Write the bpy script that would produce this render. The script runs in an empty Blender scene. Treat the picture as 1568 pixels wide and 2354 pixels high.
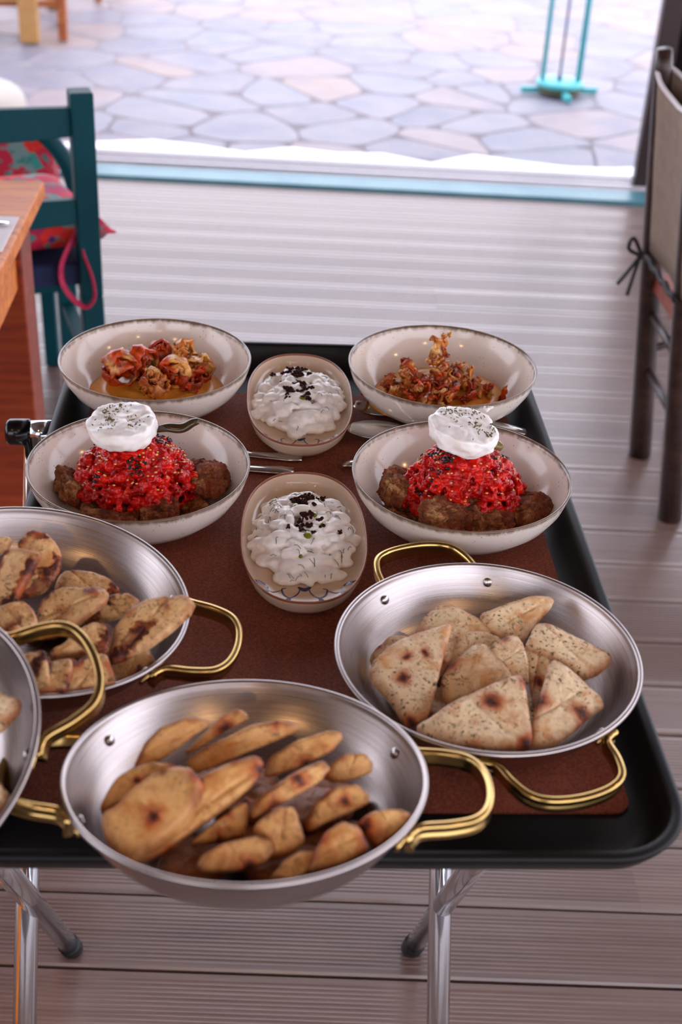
import bpy, bmesh, math, random
from mathutils import Vector, Matrix, noise
from mathutils.bvhtree import BVHTree
random.seed(7)
R = math.radians
sc = bpy.context.scene
COL = sc.collection

# ------------------------------------------------------------------ camera
cd = bpy.data.cameras.new('camera'); cam = bpy.data.objects.new('camera', cd); COL.objects.link(cam)
P, ROLL, YAW = R(32.0316), R(3.1500), R(3.9594)
fw = Vector((math.sin(YAW)*math.cos(P), math.cos(YAW)*math.cos(P), -math.sin(P)))
r0 = Vector((math.cos(YAW), -math.sin(YAW), 0)); u0 = r0.cross(fw)
rt = math.cos(ROLL)*r0 + math.sin(ROLL)*u0; up = -math.sin(ROLL)*r0 + math.cos(ROLL)*u0
cam.matrix_world = Matrix(((rt.x, up.x, -fw.x, 0), (rt.y, up.y, -fw.y, 0), (rt.z, up.z, -fw.z, 1.46633), (0, 0, 0, 1)))
cd.sensor_fit = 'VERTICAL'; cd.sensor_height = 36.0; cd.lens = 2962.08/2354*36
cd.clip_start = .05; cd.clip_end = 200
cd.dof.use_dof = True; cd.dof.focus_distance = 1.31; cd.dof.aperture_fstop = 5.6
sc.camera = cam

# ------------------------------------------------------------------ sky, lamps, exposure
w = bpy.data.worlds.new('sky'); sc.world = w; w.use_nodes = True
bg = w.node_tree.nodes['Background']
bg.inputs['Color'].default_value = (.86, .865, 1.0, 1); bg.inputs['Strength'].default_value = 1.25
sc.view_settings.view_transform = 'Standard'; sc.view_settings.look = 'None'
sc.view_settings.exposure = 1.6; sc.view_settings.gamma = 1.0
sc.view_settings.use_curve_mapping = False

# ------------------------------------------------------------------ materials
def srgb(r, g, b):
    f = lambda c: (c/255/12.92) if c/255 <= .04045 else ((c/255+.055)/1.055)**2.4
    return (f(r), f(g), f(b), 1)
class M:
    def __init__(s, name, col=(.8, .8, .8, 1), rough=.5, metal=0, coord='Object', **kw):
        s.m = bpy.data.materials.new(name); s.m.use_nodes = True
        s.t = s.m.node_tree; s.n = s.t.nodes; s.l = s.t.links
        s.b = s.n['Principled BSDF']; s.set('Base Color', col); s.set('Roughness', rough); s.set('Metallic', metal)
        for k, v in kw.items(): s.set(k.replace('_', ' '), v)
        s.c = s.n.new('ShaderNodeTexCoord').outputs[coord]
    def set(s, k, v):
        i = s.b.inputs[k]
        if hasattr(v, 'is_linked') or isinstance(v, bpy.types.NodeSocket): s.l.new(v, i)
        else: i.default_value = v
    def put(s, node, k, v):
        i = node.inputs[k]
        if isinstance(v, bpy.types.NodeSocket): s.l.new(v, i)
        elif v is not None: i.default_value = v
    def map(s, scale=(1, 1, 1), rnd=False, v=None, rot=(0, 0, 0)):
        n = s.n.new('ShaderNodeMapping'); s.l.new(v or s.c, n.inputs[0]); n.inputs['Scale'].default_value = scale
        n.inputs['Rotation'].default_value = rot
        if rnd:
            o = s.n.new('ShaderNodeObjectInfo'); mu = s.n.new('ShaderNodeMath'); mu.operation = 'MULTIPLY'
            s.l.new(o.outputs['Random'], mu.inputs[0]); mu.inputs[1].default_value = 37.
            s.l.new(mu.outputs[0], n.inputs['Location'])
        return n.outputs[0]
    def noise(s, scale, detail=3, rough=.55, v=None, dist=0, out='Fac'):
        n = s.n.new('ShaderNodeTexNoise'); s.l.new(v or s.c, n.inputs['Vector'])
        n.inputs['Scale'].default_value = scale; n.inputs['Detail'].default_value = detail
        n.inputs['Roughness'].default_value = rough; n.inputs['Distortion'].default_value = dist
        return n.outputs[out]
    def voro(s, scale, v=None, out='Distance', feat='F1', dim='3D'):
        n = s.n.new('ShaderNodeTexVoronoi'); n.feature = feat; n.voronoi_dimensions = dim; s.l.new(v or s.c, n.inputs['Vector']); n.inputs['Scale'].default_value = scale
        return n.outputs[out]
    def wave(s, scale, v=None, dist=0, dsc=1, dirn='X', typ='BANDS'):
        n = s.n.new('ShaderNodeTexWave'); n.wave_type = typ; s.l.new(v or s.c, n.inputs['Vector'])
        if typ == 'BANDS': n.bands_direction = dirn
        else: n.rings_direction = dirn
        n.inputs['Scale'].default_value = scale; n.inputs['Distortion'].default_value = dist; n.inputs['Detail Scale'].default_value = dsc
        return n.outputs['Fac']
    def ramp(s, fac, stops, interp='LINEAR'):
        n = s.n.new('ShaderNodeValToRGB'); s.l.new(fac, n.inputs[0]); e = n.color_ramp.elements; n.color_ramp.interpolation = interp
        while len(e) > 1: e.remove(e[0])
        for i, (p, c) in enumerate(stops):
            if isinstance(c, (int, float)): c = (c, c, c, 1)
            if i == 0: e[0].position = p; e[0].color = c
            else: q = e.new(p); q.color = c
        return n.outputs[0]
    def mix(s, fac, a, b, mode='MIX'):
        n = s.n.new('ShaderNodeMix'); n.data_type = 'RGBA'; n.blend_type = mode
        for k, v in ((0, fac), (6, a), (7, b)):
            if isinstance(v, bpy.types.NodeSocket): s.l.new(v, n.inputs[k])
            else: n.inputs[k].default_value = v
        return n.outputs[2]
    def math(s, op, a, b=0.):
        n = s.n.new('ShaderNodeMath'); n.operation = op; s.put(n, 0, a); s.put(n, 1, b); return n.outputs[0]
    def sep(s, v=None):
        n = s.n.new('ShaderNodeSeparateXYZ'); s.l.new(v or s.c, n.inputs[0]); return n.outputs
    def bump(s, h, strength=.3, dist=.002):
        n = s.n.new('ShaderNodeBump'); s.l.new(h, n.inputs['Height']); n.inputs['Strength'].default_value = strength; n.inputs['Distance'].default_value = dist
        s.l.new(n.outputs[0], s.b.inputs['Normal'])
    def rnd(s):
        return s.n.new('ShaderNodeObjectInfo').outputs['Random']

# weathered grooved decking
def mk_deck():
    m = M('weathered_deck_wood', rough=.42)
    v = m.map((1.2, 26, 26), True)
    g = m.noise(3.0, 6, .65, v); big = m.noise(2.2, 2, .5, m.map((1, 1, 1), True))
    c = m.ramp(g, [(.25, srgb(88, 68, 61)), (.5, srgb(114, 91, 83)), (.75, srgb(134, 112, 104))])
    c = m.mix(m.math('MULTIPLY', big, .5), c, srgb(122, 96, 86))
    k = m.voro(5.5, m.map((1, 2.2, 1), True)); kn = m.ramp(k, [(.0, 1.), (.035, .8), (.06, 0.)])
    c = m.mix(m.math('MULTIPLY', kn, .55), c, srgb(84, 58, 48))
    hs = m.n.new('ShaderNodeHueSaturation'); m.l.new(c, hs.inputs['Color'])
    m.l.new(m.ramp(m.rnd(), [(0, .9), (1, 1.1)]), hs.inputs['Value'])
    m.set('Base Color', hs.outputs[0]); m.set('Roughness', m.ramp(g, [(.3, .34), (.8, .48)])); m.bump(g, .2, .0015); m.set('Coat Weight', 1.); m.set('Coat Roughness', .27); m.set('Coat IOR', 1.85)
    return m.m
def mk_wood(name, a, b, c, rough=.4, sc=(2, 22, 22), coat=0.):
    m = M(name, rough=rough); g = m.noise(2.4, 6, .6, m.map(sc, True), dist=.6)
    m.set('Base Color', m.ramp(g, [(.3, a), (.52, b), (.75, c)])); m.bump(g, .12, .002); m.set('Coat Weight', coat); m.set('Coat Roughness', .25)
    return m.m
def mk_paint(name, col, col2, rough=.4, sc=6, spec=.5):
    m = M(name, rough=rough, Specular_IOR_Level=spec); n = m.noise(sc, 5, .6)
    m.set('Base Color', m.ramp(n, [(.35, col), (.7, col2)])); m.bump(m.noise(60, 3), .06, .001)
    return m.m
def mk_metal(name, col, rough=.22, brushed=None):
    m = M(name, col, rough, 1.0)
    n = m.noise(30, 4); m.set('Roughness', m.ramp(n, [(.3, rough*.8), (.75, rough*1.35)]))
    if brushed == 'rings':
        v = m.sep(); rr = m.math('SQRT', m.math('ADD', m.math('MULTIPLY', v[0], v[0]), m.math('MULTIPLY', v[1], v[1])))
        cb = m.n.new('ShaderNodeCombineXYZ'); m.l.new(m.math('MULTIPLY', rr, 900.), cb.inputs[0]); m.l.new(m.math('MULTIPLY', v[2], 700.), cb.inputs[1])
        rn = m.noise(1.0, 3, .7, cb.outputs[0])
        m.set('Roughness', m.ramp(rn, [(.3, rough*.8), (.7, rough*1.3)]))
        t = m.n.new('ShaderNodeTangent'); t.direction_type = 'RADIAL'; t.axis = 'Z'; m.l.new(t.outputs[0], m.b.inputs['Tangent'])
        m.set('Anisotropic', .55); m.bump(rn, .10, .0006)
        sm = m.noise(9, 4, .6); m.set('Base Color', m.mix(m.math('MULTIPLY', sm, .35), col, (col[0]*.72, col[1]*.70, col[2]*.70, 1)))
    return m.m
def mk_bread(name, cream, gold, brown, char_p=.55, stripes=False, herbs=.5, vs=34.):
    m = M(name, rough=.62)
    v = m.map((1, 1, .35), True)
    wv = m.n.new('ShaderNodeVectorMath'); wv.operation = 'ADD'; m.l.new(v, wv.inputs[0])
    dn = m.n.new('ShaderNodeVectorMath'); dn.operation = 'SCALE'; m.l.new(m.noise(70, 2, .5, v, out='Color'), dn.inputs[0]); dn.inputs['Scale'].default_value = .011
    m.l.new(dn.outputs[0], wv.inputs[1]); d = wv.outputs[0]
    big = m.noise(26, 3, .6, d)
    c = m.ramp(big, [(.30, gold), (.46, cream), (.62, cream), (.78, gold)])
    med = m.noise(75, 4, .65, d); c = m.mix(m.ramp(med, [(.50, 0.), (.72, .75)]), c, brown)
    if stripes:
        wv2 = m.wave(9.5, m.map((1, 1, 1), True, rot=(0, 0, .6)), 2.2, 14)
        gate = m.ramp(m.noise(24, 2, .5, d), [(.40, 0.), (.52, 1.)])
        s1 = m.math('MULTIPLY', m.ramp(wv2, [(.55, 0.), (.80, 1.)]), gate)
    else: s1 = 0.
    vd = m.voro(vs, d, dim='2D'); vc = m.voro(vs, d, 'Color', dim='2D'); sc_ = m.n.new('ShaderNodeSeparateColor'); m.l.new(vc, sc_.inputs[0])
    on = m.math('LESS_THAN', sc_.outputs[0], char_p)
    size = m.math('MULTIPLY_ADD', sc_.outputs[1], .16) ; size.node.inputs[2].default_value = .13
    rel = m.math('DIVIDE', vd, size)
    halo = m.math('MULTIPLY', m.ramp(m.math('MULTIPLY', rel, .5), [(.30, 1.), (.85, 0.)]), on); core = m.math('MULTIPLY', m.ramp(rel, [(.25, 1.), (.92, 0.)]), on)
    if stripes: halo = m.math('MAXIMUM', halo, s1); core = m.math('MAXIMUM', core, m.math('MULTIPLY', s1, m.ramp(med, [(.38, .2), (.55, 1.)])))
    at = m.n.new('ShaderNodeAttribute'); at.attribute_name = 'rim'; ed = m.math('MULTIPLY', m.ramp(at.outputs['Fac'], [(.72, 0.), (.98, 1.)]), m.ramp(m.noise(40, 3, .6, d), [(.35, .15), (.62, .9)]))
    c = m.mix(ed, c, (brown[0]*.72, brown[1]*.55, brown[2]*.5, 1))
    c = m.mix(m.math('MULTIPLY', halo, .9), c, srgb(186, 78, 18)); c = m.mix(m.math('MULTIPLY', core, .96), c, srgb(58, 12, 6))
    fl = m.ramp(m.noise(330, 3, .6, d), [(.57, 0.), (.625, 1.)]); fg = m.ramp(m.noise(26, 3, .6, v), [(.36, 0.), (.58, 1.)])
    c = m.mix(m.math('MULTIPLY', m.math('MULTIPLY', fl, fg), herbs), c, srgb(62, 58, 26))
    m.set('Base Color', c); m.set('Subsurface Weight', .08); m.set('Subsurface Radius', (.004, .002, .001)); m.set('Roughness', m.ramp(med, [(.3, .45), (.7, .7)]))
    h = m.math('ADD', m.math('MULTIPLY', med, .8), m.noise(240, 3, .6, v)); m.bump(h, .5, .0022)
    return m.m
def mk_bowl():
    m = M('speckled_cream_stoneware', rough=.13)
    x, y, z = m.sep()
    c = m.ramp(m.noise(14, 4, .6), [(.35, srgb(226, 212, 200)), (.7, srgb(236, 224, 212))])
    rr = m.math('SQRT', m.math('ADD', m.math('MULTIPLY', x, x), m.math('MULTIPLY', y, y)))
    sp = m.ramp(m.voro(190), [(.10, 1.), (.19, 0.)]); sg = m.ramp(m.noise(42, 2), [(.48, 0.), (.6, .8)])
    c = m.mix(m.math('MULTIPLY', sp, sg), c, srgb(140, 112, 92))
    streak = m.noise(1.0, 4, .6, m.map((110, 110, 14)))
    edge = m.math('ADD', z, m.math('MULTIPLY', streak, .009))
    c = m.mix(m.ramp(edge, [(.0585, 0.), (.0612, .6), (.0630, 1.)]), c, srgb(100, 72, 46))
    m.n[-1] if False else None
    m.set('Base Color', c); m.set('Specular IOR Level', .6)
    return m.m
def mk_yogurt(name='thick_strained_yogurt'):
    m = M(name, srgb(246, 240, 234), .30); m.set('Subsurface Weight', .25); m.set('Subsurface Radius', (.006, .005, .004)); m.set('Subsurface Scale', .5)
    n = m.noise(70, 3); m.set('Base Color', m.ramp(n, [(.3, srgb(240, 230, 222)), (.65, srgb(250, 247, 244))]))
    fl = m.ramp(m.voro(170), [(.05, 1.), (.12, 0.)]); fg = m.ramp(m.noise(55, 2), [(.52, 0.), (.62, .7)])
    m.set('Base Color', m.mix(m.math('MULTIPLY', fl, fg), m.ramp(n, [(.3, srgb(240, 230, 222)), (.65, srgb(250, 247, 244))]), srgb(120, 132, 100)))
    m.bump(m.noise(190, 3), .22, .0015); return m.m
def mk_tomato():
    m = M('grated_tomato', rough=.2); n = m.noise(95, 4, .6); b = m.noise(40, 2)
    c = m.ramp(n, [(.28, srgb(104, 2, 3)), (.45, srgb(186, 8, 4)), (.62, srgb(226, 26, 8)), (.80, srgb(236, 104, 54))])
    c = m.mix(m.ramp(b, [(.40, .0), (.72, .75)]), c, srgb(140, 10, 12)); m.set('Base Color', c)
    m.set('Specular IOR Level', .35)
    m.bump(m.noise(260, 3), .5, .002); return m.m
def mk_rusk():
    m = M('barley_rusk_crumb', rough=.85); n = m.noise(60, 5, .7); f = m.noise(330, 4, .7)
    c = m.ramp(n, [(.36, srgb(92, 36, 14)), (.5, srgb(164, 92, 44)), (.64, srgb(228, 178, 120))])
    c = m.mix(m.ramp(m.noise(26, 2), [(.45, 0.), (.62, .7)]), c, srgb(146, 36, 12))
    m.set('Base Color', m.mix(m.ramp(f, [(.35, .6), (.6, 0.)]), c, srgb(60, 28, 14))); m.bump(f, .9, .003); return m.m
def mk_onion(name, dark, mid, lite):
    m = M(name, rough=.33); n = m.noise(70, 4, .65, m.map((1, 1, 1), True), dist=.8); b = m.noise(32, 2, .5, m.map((1, 1, 1), True))
    c = m.ramp(b, [(.30, dark), (.42, mid), (.54, mid), (.64, lite)])
    c = m.mix(m.ramp(n, [(.42, 0.), (.66, .8)]), c, dark); m.set('Base Color', c)
    m.set('Subsurface Weight', .1); m.set('Subsurface Radius', (.005, .002, .001)); m.bump(n, .4, .002); return m.m
def mk_fava():
    m = M('yellow_pea_puree', rough=.26); n = m.noise(34, 3)
    c = m.ramp(n, [(.3, srgb(222, 142, 46)), (.7, srgb(240, 172, 76))])
    sp = m.ramp(m.voro(260), [(.07, 1.), (.15, 0.)]); sg = m.ramp(m.noise(36, 2), [(.50, 0.), (.60, .8)])
    m.set('Base Color', m.mix(m.math('MULTIPLY', sp, sg), c, srgb(110, 66, 24))); m.set('Subsurface Weight', .1); m.set('Subsurface Radius', (.006, .003, .001)); return m.m
def mk_floral():
    m = M('red_floral_cotton', rough=.8)
    v = m.map((1, 1, 1)); d1 = m.voro(17, v); c1 = m.voro(17, v, 'Color'); s = m.n.new('ShaderNodeSeparateColor'); m.l.new(c1, s.inputs[0])
    pet = m.ramp(s.outputs[0], [(0, srgb(196, 28, 62)), (.35, srgb(214, 62, 80)), (.55, srgb(178, 30, 84)), (.7, srgb(226, 40, 30)), (.9, srgb(60, 150, 140))], 'CONSTANT')
    c = m.mix(m.ramp(m.math('ADD', d1, m.math('MULTIPLY', m.noise(60, 3), .35)), [(.74, 0.), (.82, 1.)]), pet, srgb(120, 150, 146))
    c = m.mix(m.ramp(d1, [(.10, 1.), (.16, 0.)]), c, srgb(70, 44, 110))
    c = m.mix(m.ramp(m.noise(46, 3), [(.58, 0.), (.62, .9)]), c, srgb(44, 128, 120)); m.set('Base Color', c); m.bump(m.noise(400, 2), .2, .001); return m.m
def mk_mat():
    m = M('rust_brown_cork_mat', rough=.85); f = m.noise(520, 3, .7); b = m.noise(9, 4)
    c = m.ramp(f, [(.3, srgb(92, 38, 22)), (.5, srgb(128, 60, 36)), (.72, srgb(164, 88, 56))])
    m.set('Base Color', m.mix(m.math('MULTIPLY', b, .35), c, srgb(96, 36, 20))); m.bump(f, .4, .0012); return m.m
def mk_stone():
    m = M('flagstone', rough=.55); r = m.rnd()
    base = m.ramp(r, [(0, srgb(118, 117, 131)), (.22, srgb(127, 126, 138)), (.45, srgb(141, 128, 131)), (.62, srgb(121, 124, 138)), (.8, srgb(147, 128, 123)), (.92, srgb(112, 113, 128))], 'CONSTANT')
    n = m.noise(5.5, 5, .65, m.map((1, 1, 1), True)); c = m.mix(m.ramp(n, [(.35, .0), (.7, .6)]), base, srgb(156, 145, 150))
    c = m.mix(m.ramp(m.noise(2.5, 3, .6, m.map((1, 1, 1), True)), [(.52, 0.), (.68, .6)]), c, srgb(112, 114, 134)); m.set('Base Color', c); m.bump(n, .4, .01); return m.m

MT = {}
MT['deck'] = mk_deck()
MT['subfloor'] = M('dark_subfloor', srgb(60, 46, 42), .8).m
MT['alu'] = mk_metal('spun_aluminium', (.47, .42, .405, 1), .28, 'rings')
MT['alu_plain'] = mk_metal('aluminium', (.66, .65, .66, 1), .25)
MT['steel'] = mk_metal('stainless_steel', (.72, .70, .68, 1), .16)
MT['chrome'] = mk_metal('chromed_tube', (.80, .83, .86, 1), .12)
MT['brass'] = mk_metal('worn_brass', (.56, .37, .13, 1), .20)
MT['rubber'] = M('black_rubber', srgb(12, 12, 13), .45).m
MT['black'] = M('black_plastic_tray', srgb(11, 11, 12), .48, Specular_IOR_Level=.3).m
MT['grip'] = M('black_plastic_grip', srgb(8, 8, 9), .22).m
MT['mat'] = mk_mat()
MT['bowl'] = mk_bowl()
MT['dish'] = M('glazed_beige_ceramic', srgb(224, 200, 176), .12).m
MT['dish_out'] = MT['dish']
MT['rim'] = M('terracotta_rim_glaze', srgb(150, 82, 50), .2).m
MT['blue'] = M('cobalt_blue_glaze', srgb(36, 44, 92), .15).m
MT['yogurt'] = mk_yogurt()
MT['cheese'] = mk_yogurt('fresh_white_cheese')
MT['herb'] = M('dried_oregano', srgb(104, 90, 46), .9).m
MT['dill'] = M('fresh_dill', srgb(48, 66, 30), .5).m
MT['crumb'] = M('dark_olive_crumbs', srgb(50, 20, 14), .9, Specular_IOR_Level=.15).m
MT['oil'] = M('green_olive_oil', srgb(120, 120, 14), .08, 0).m
MT['tomato'] = mk_tomato()
MT['seed'] = M('tomato_seed', srgb(232, 186, 104), .25).m
MT['black_seed'] = M('black_seed', srgb(16, 8, 9), .35).m
MT['rusk'] = mk_rusk()
MT['caper'] = M('pickled_caper_leaf', srgb(62, 44, 20), .18).m
MT['caper2'] = M('olive_caper_leaf', srgb(112, 92, 36), .22).m
MT['fava'] = mk_fava()
MT['onion'] = mk_onion('glazed_fried_onion', srgb(100, 15, 3), srgb(206, 70, 8), srgb(240, 176, 92))
MT['onion_crisp'] = mk_onion('crisp_fried_onion', srgb(150, 52, 12), srgb(216, 134, 54), srgb(240, 188, 110))
MT['bread_R'] = mk_bread('herbed_pita', srgb(248, 222, 180), srgb(226, 164, 96), srgb(200, 128, 66), .6, False, 1., 30.)
MT['bread_F'] = mk_bread('golden_pita', srgb(230, 176, 108), srgb(198, 124, 56), srgb(158, 76, 26), .55, False, .5, 40.)
MT['bread_D'] = mk_bread('shade_painted_pita', srgb(156, 92, 44), srgb(126, 64, 26), srgb(88, 34, 12), .5, False, .4, 34.)  # darker pita copy: shade between the stacked pieces painted into the lower layer
MT['bread_B'] = mk_bread('grilled_pita', srgb(232, 190, 134), srgb(210, 148, 84), srgb(176, 98, 44), .40, True, .8, 30.)
MT['teal'] = mk_paint('teal_green_paint', srgb(0, 58, 68), srgb(0, 70, 78), .5, 6, .2)
MT['navy'] = mk_paint('navy_seat_fabric', srgb(6, 22, 66), srgb(8, 28, 78), .7)
MT['turq'] = mk_paint('turquoise_paint', srgb(72, 176, 182), srgb(86, 188, 192), .4)
MT['sill'] = mk_paint('worn_turquoise_sill', srgb(62, 116, 130), srgb(86, 134, 144), .35)
MT['olive'] = M('olive_weight', srgb(92, 92, 62), .6).m
MT['darkrod'] = M('dark_grey_rod', srgb(120, 118, 140), .4).m
MT['floral'] = mk_floral()
MT['pink'] = mk_paint('pink_patterned_ribbon', srgb(182, 28, 74), srgb(206, 60, 98), .7, 160)
MT['cream'] = M('cream_fabric', srgb(188, 178, 168), .8).m
MT['pine'] = mk_wood('varnished_pine', srgb(176, 84, 20), srgb(216, 120, 38), srgb(234, 150, 66), .5, coat=0.)
MT['pine_red'] = mk_wood('red_stained_pine', srgb(104, 28, 6), srgb(140, 50, 12), srgb(160, 68, 24), .45)
MT['pale'] = mk_wood('pale_pine', srgb(176, 128, 72), srgb(190, 142, 84), srgb(200, 156, 100), .45)
MT['oakb'] = mk_wood('brown_wood', srgb(126, 60, 24), srgb(168, 92, 42), srgb(196, 122, 66), .45)
MT['dark_wood'] = mk_wood('dark_walnut', srgb(34, 20, 16), srgb(52, 32, 26), srgb(74, 48, 38), .35)
MT['frame'] = mk_paint('dark_brown_frame', srgb(38, 18, 18), srgb(50, 26, 24), .35)
MT['track'] = mk_metal('aluminium_track', (.55, .52, .55, 1), .35)
MT['track_dark'] = M('dark_track_groove', srgb(46, 34, 38), .5).m
MT['khaki'] = mk_paint('khaki_canvas', srgb(128, 108, 92), srgb(142, 122, 104), .85, 40)
MT['white'] = M('white_piping', srgb(228, 220, 220), .7).m
MT['string'] = M('dark_cord', srgb(30, 26, 30), .7).m
MT['paper'] = M('white_paper_napkin', srgb(238, 232, 234), .75).m
MT['grout'] = mk_paint('pale_grout', srgb(156, 149, 156), srgb(166, 159, 165), .6, 3)
MT['whitewash'] = mk_paint('white_lime_paint', srgb(244, 242, 248), srgb(250, 248, 252), .5, 3)
MT['stone'] = mk_stone()
MT['plaster'] = mk_paint('white_plaster', srgb(226, 220, 214), srgb(236, 230, 226), .8, 2)
MT['ceil'] = mk_wood('unseen_ceiling_boards', srgb(58, 32, 18), srgb(78, 46, 27), srgb(94, 60, 38), .6, (1, 9, 9))
gm = M('clear_glass', (1, 1, 1, 1), 0.0); gm.set('Transmission Weight', 1.0); gm.set('IOR', 1.45); MT['glass'] = gm.m
em = M('warm_bulb', (1, 1, 1, 1)); em.set('Emission Color', (1, .62, .28, 1)); em.set('Emission Strength', 60.); MT['bulb'] = em.m

# ------------------------------------------------------------------ mesh helpers
def offs(o):
    v = Vector((0, 0, 0))
    while o is not None: v += o.location; o = o.parent
    return v
class MB:
    def __init__(s): s.v = []; s.f = []
    def add(s, vs, fs):
        b = len(s.v); s.v += [Vector(q) for q in vs]; s.f += [tuple(i+b for i in f) for f in fs]; return s
    def box(s, c, d, rz=0):
        c = Vector(c); x, y, z = (k/2 for k in d); ca, sa = math.cos(rz), math.sin(rz)
        vs = [Vector((ca*i*x-sa*j*y, sa*i*x+ca*j*y, k*z))+c for i, j, k in ((-1,-1,-1),(1,-1,-1),(1,1,-1),(-1,1,-1),(-1,-1,1),(1,-1,1),(1,1,1),(-1,1,1))]
        return s.add(vs, [(3,2,1,0),(4,5,6,7),(0,1,5,4),(1,2,6,5),(2,3,7,6),(3,0,4,7)])
    def beam(s, p, q, wd, ht, side=None):
        p, q = Vector(p), Vector(q); d = (q-p).normalized()
        a = Vector(side) if side else (Vector((0, 0, 1)) if abs(d.z) < .9 else Vector((1, 0, 0)))
        a = (a - d*a.dot(d)).normalized(); b = d.cross(a)
        vs = [e + a*i*wd/2 + b*j*ht/2 for e in (p, q) for i, j in ((-1,-1),(1,-1),(1,1),(-1,1))]
        return s.add(vs, [(3,2,1,0),(4,5,6,7),(0,1,5,4),(1,2,6,5),(2,3,7,6),(3,0,4,7)])
    def tube(s, pts, r, n=12, closed=False, prof=None, up=(0, 0, 1), cap=True):
        pts = [Vector(p) for p in pts]; N = len(pts); rs = r if isinstance(r, (list, tuple)) else [r]*N
        prof = prof or [(math.cos(2*math.pi*k/n), math.sin(2*math.pi*k/n)) for k in range(n)]; n = len(prof)
        vs = []; u = None
        for i, p in enumerate(pts):
            a = pts[(i-1) % N] if (closed or i > 0) else p; b = pts[(i+1) % N] if (closed or i < N-1) else p
            d = (b-a).normalized()
            if prof and u is None:
                u = Vector(up); 
                if abs(u.dot(d)) > .95: u = Vector((1, 0, 0)) if abs(d.x) < .9 else Vector((0, 1, 0))
            u = (u - d*u.dot(d)).normalized(); t = d.cross(u)
            for x, y in prof: vs.append(p + (t*x + u*y)*rs[i])
        fs = []
        for i in range(N if closed else N-1):
            j = (i+1) % N
            for k in range(n): fs.append((i*n+k, i*n+(k+1) % n, j*n+(k+1) % n, j*n+k))
        if cap and not closed: fs += [tuple(range(n-1, -1, -1)), tuple((N-1)*n+k for k in range(n))]
        return s.add(vs, fs)
    def lathe(s, prof, n=48, c=(0, 0, 0), closed=False, sx=1, sy=1):
        c = Vector(c); vs = []; fs = []; m = len(prof); idx = []
        for r, z in prof:
            if r < 1e-6: idx.append([len(vs)]); vs.append(Vector((0, 0, z))+c)
            else:
                idx.append(list(range(len(vs), len(vs)+n)))
                vs += [Vector((r*sx*math.cos(2*math.pi*k/n), r*sy*math.sin(2*math.pi*k/n), z))+c for k in range(n)]
        for i in range(m if closed else m-1):
            a, b = idx[i], idx[(i+1) % m]
            for k in range(n):
                k2 = (k+1) % n
                if len(a) == 1 and len(b) == 1: continue
                if len(a) == 1: fs.append((a[0], b[k2], b[k]))
                elif len(b) == 1: fs.append((a[k], a[k2], b[0]))
                else: fs.append((a[k], a[k2], b[k2], b[k]))
        return s.add(vs, fs)
    def ball(s, c, r, u=8, v=6):
        r = r if isinstance(r, (tuple, list, Vector)) else (r, r, r); c = Vector(c)
        vs = [c+Vector((0, 0, -r[2]))]; fs = []
        for j in range(1, v):
            t = math.pi*(j/v-.5)
            for k in range(u): a = 2*math.pi*k/u; vs.append(c+Vector((r[0]*math.cos(t)*math.cos(a), r[1]*math.cos(t)*math.sin(a), r[2]*math.sin(t))))
        vs.append(c+Vector((0, 0, r[2]))); L = len(vs)-1
        for k in range(u):
            fs.append((0, 1+(k+1) % u, 1+k)); fs.append((L, L-u+k, L-u+(k+1) % u))
            for j in range(v-2): fs.append((1+j*u+k, 1+j*u+(k+1) % u, 1+(j+1)*u+(k+1) % u, 1+(j+1)*u+k))
        return s.add(vs, fs)
    def slab(s, poly, z0, z1, bev=0.):
        n = len(poly); c = sum((Vector((x, y)) for x, y in poly), Vector((0, 0)))/n
        ring = lambda z, i: [(x+(c.x-x)*i, y+(c.y-y)*i, z) for x, y in poly]
        vs = ring(z0, 0)+ring(z1-bev, 0)+(ring(z1, bev*6) if bev else [])
        fs = [tuple(range(n-1, -1, -1))]; L = 2 if bev else 1
        for q in range(L): fs += [(q*n+k, q*n+(k+1) % n, (q+1)*n+(k+1) % n, (q+1)*n+k) for k in range(n)]
        fs.append(tuple(L*n+k for k in range(n))); return s.add(vs, fs)
    def mesh(s, name, m, o=Vector((0, 0, 0)), smooth=True):
        me = bpy.data.meshes.new(name); me.from_pydata([tuple(v-o) for v in s.v], [], s.f)
        if m is not None: me.materials.append(MT[m] if isinstance(m, str) else m)
        bm = bmesh.new(); bm.from_mesh(me); bmesh.ops.recalc_face_normals(bm, faces=bm.faces); bm.to_mesh(me); bm.free()
        if smooth: me.polygons.foreach_set('use_smooth', [True]*len(me.polygons))
        me.update(); return me
    def build(s, name, m, parent=None, smooth=True, bevel=0., local=False, loc=None):
        o = bpy.data.objects.new(name, None) if False else None
        if loc is not None: off = Vector(loc)
        elif parent is not None and not local: off = offs(parent)
        else: off = Vector((0, 0, 0))
        ob = bpy.data.objects.new(name, s.mesh(name, m, off, smooth)); COL.objects.link(ob)
        if loc is not None: ob.location = loc
        if parent is not None:
            ob.parent = parent
            if loc is not None: ob.location = Vector(loc)-offs(parent)
        if bevel:
            b = ob.modifiers.new('edge', 'BEVEL'); b.width = bevel; b.segments = 2; b.limit_method = 'ANGLE'; b.harden_normals = True
        return ob
def tag(o, label=None, cat=None, group=None, kind=None):
    if label: o['label'] = label
    if cat: o['category'] = cat
    if group: o['group'] = group
    if kind: o['kind'] = kind
    return o
def empty(name, loc=(0, 0, 0), label=None, cat=None, group=None, kind=None):
    o = bpy.data.objects.new(name, None); COL.objects.link(o); o.location = loc; o.empty_display_size = .05
    return tag(o, label, cat, group, kind)
def copy_tree(o, parent=None):
    c = o.copy(); COL.objects.link(c); c.parent = parent
    for ch in [x for x in bpy.data.objects if x.parent == o]: copy_tree(ch, c)
    return c
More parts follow.
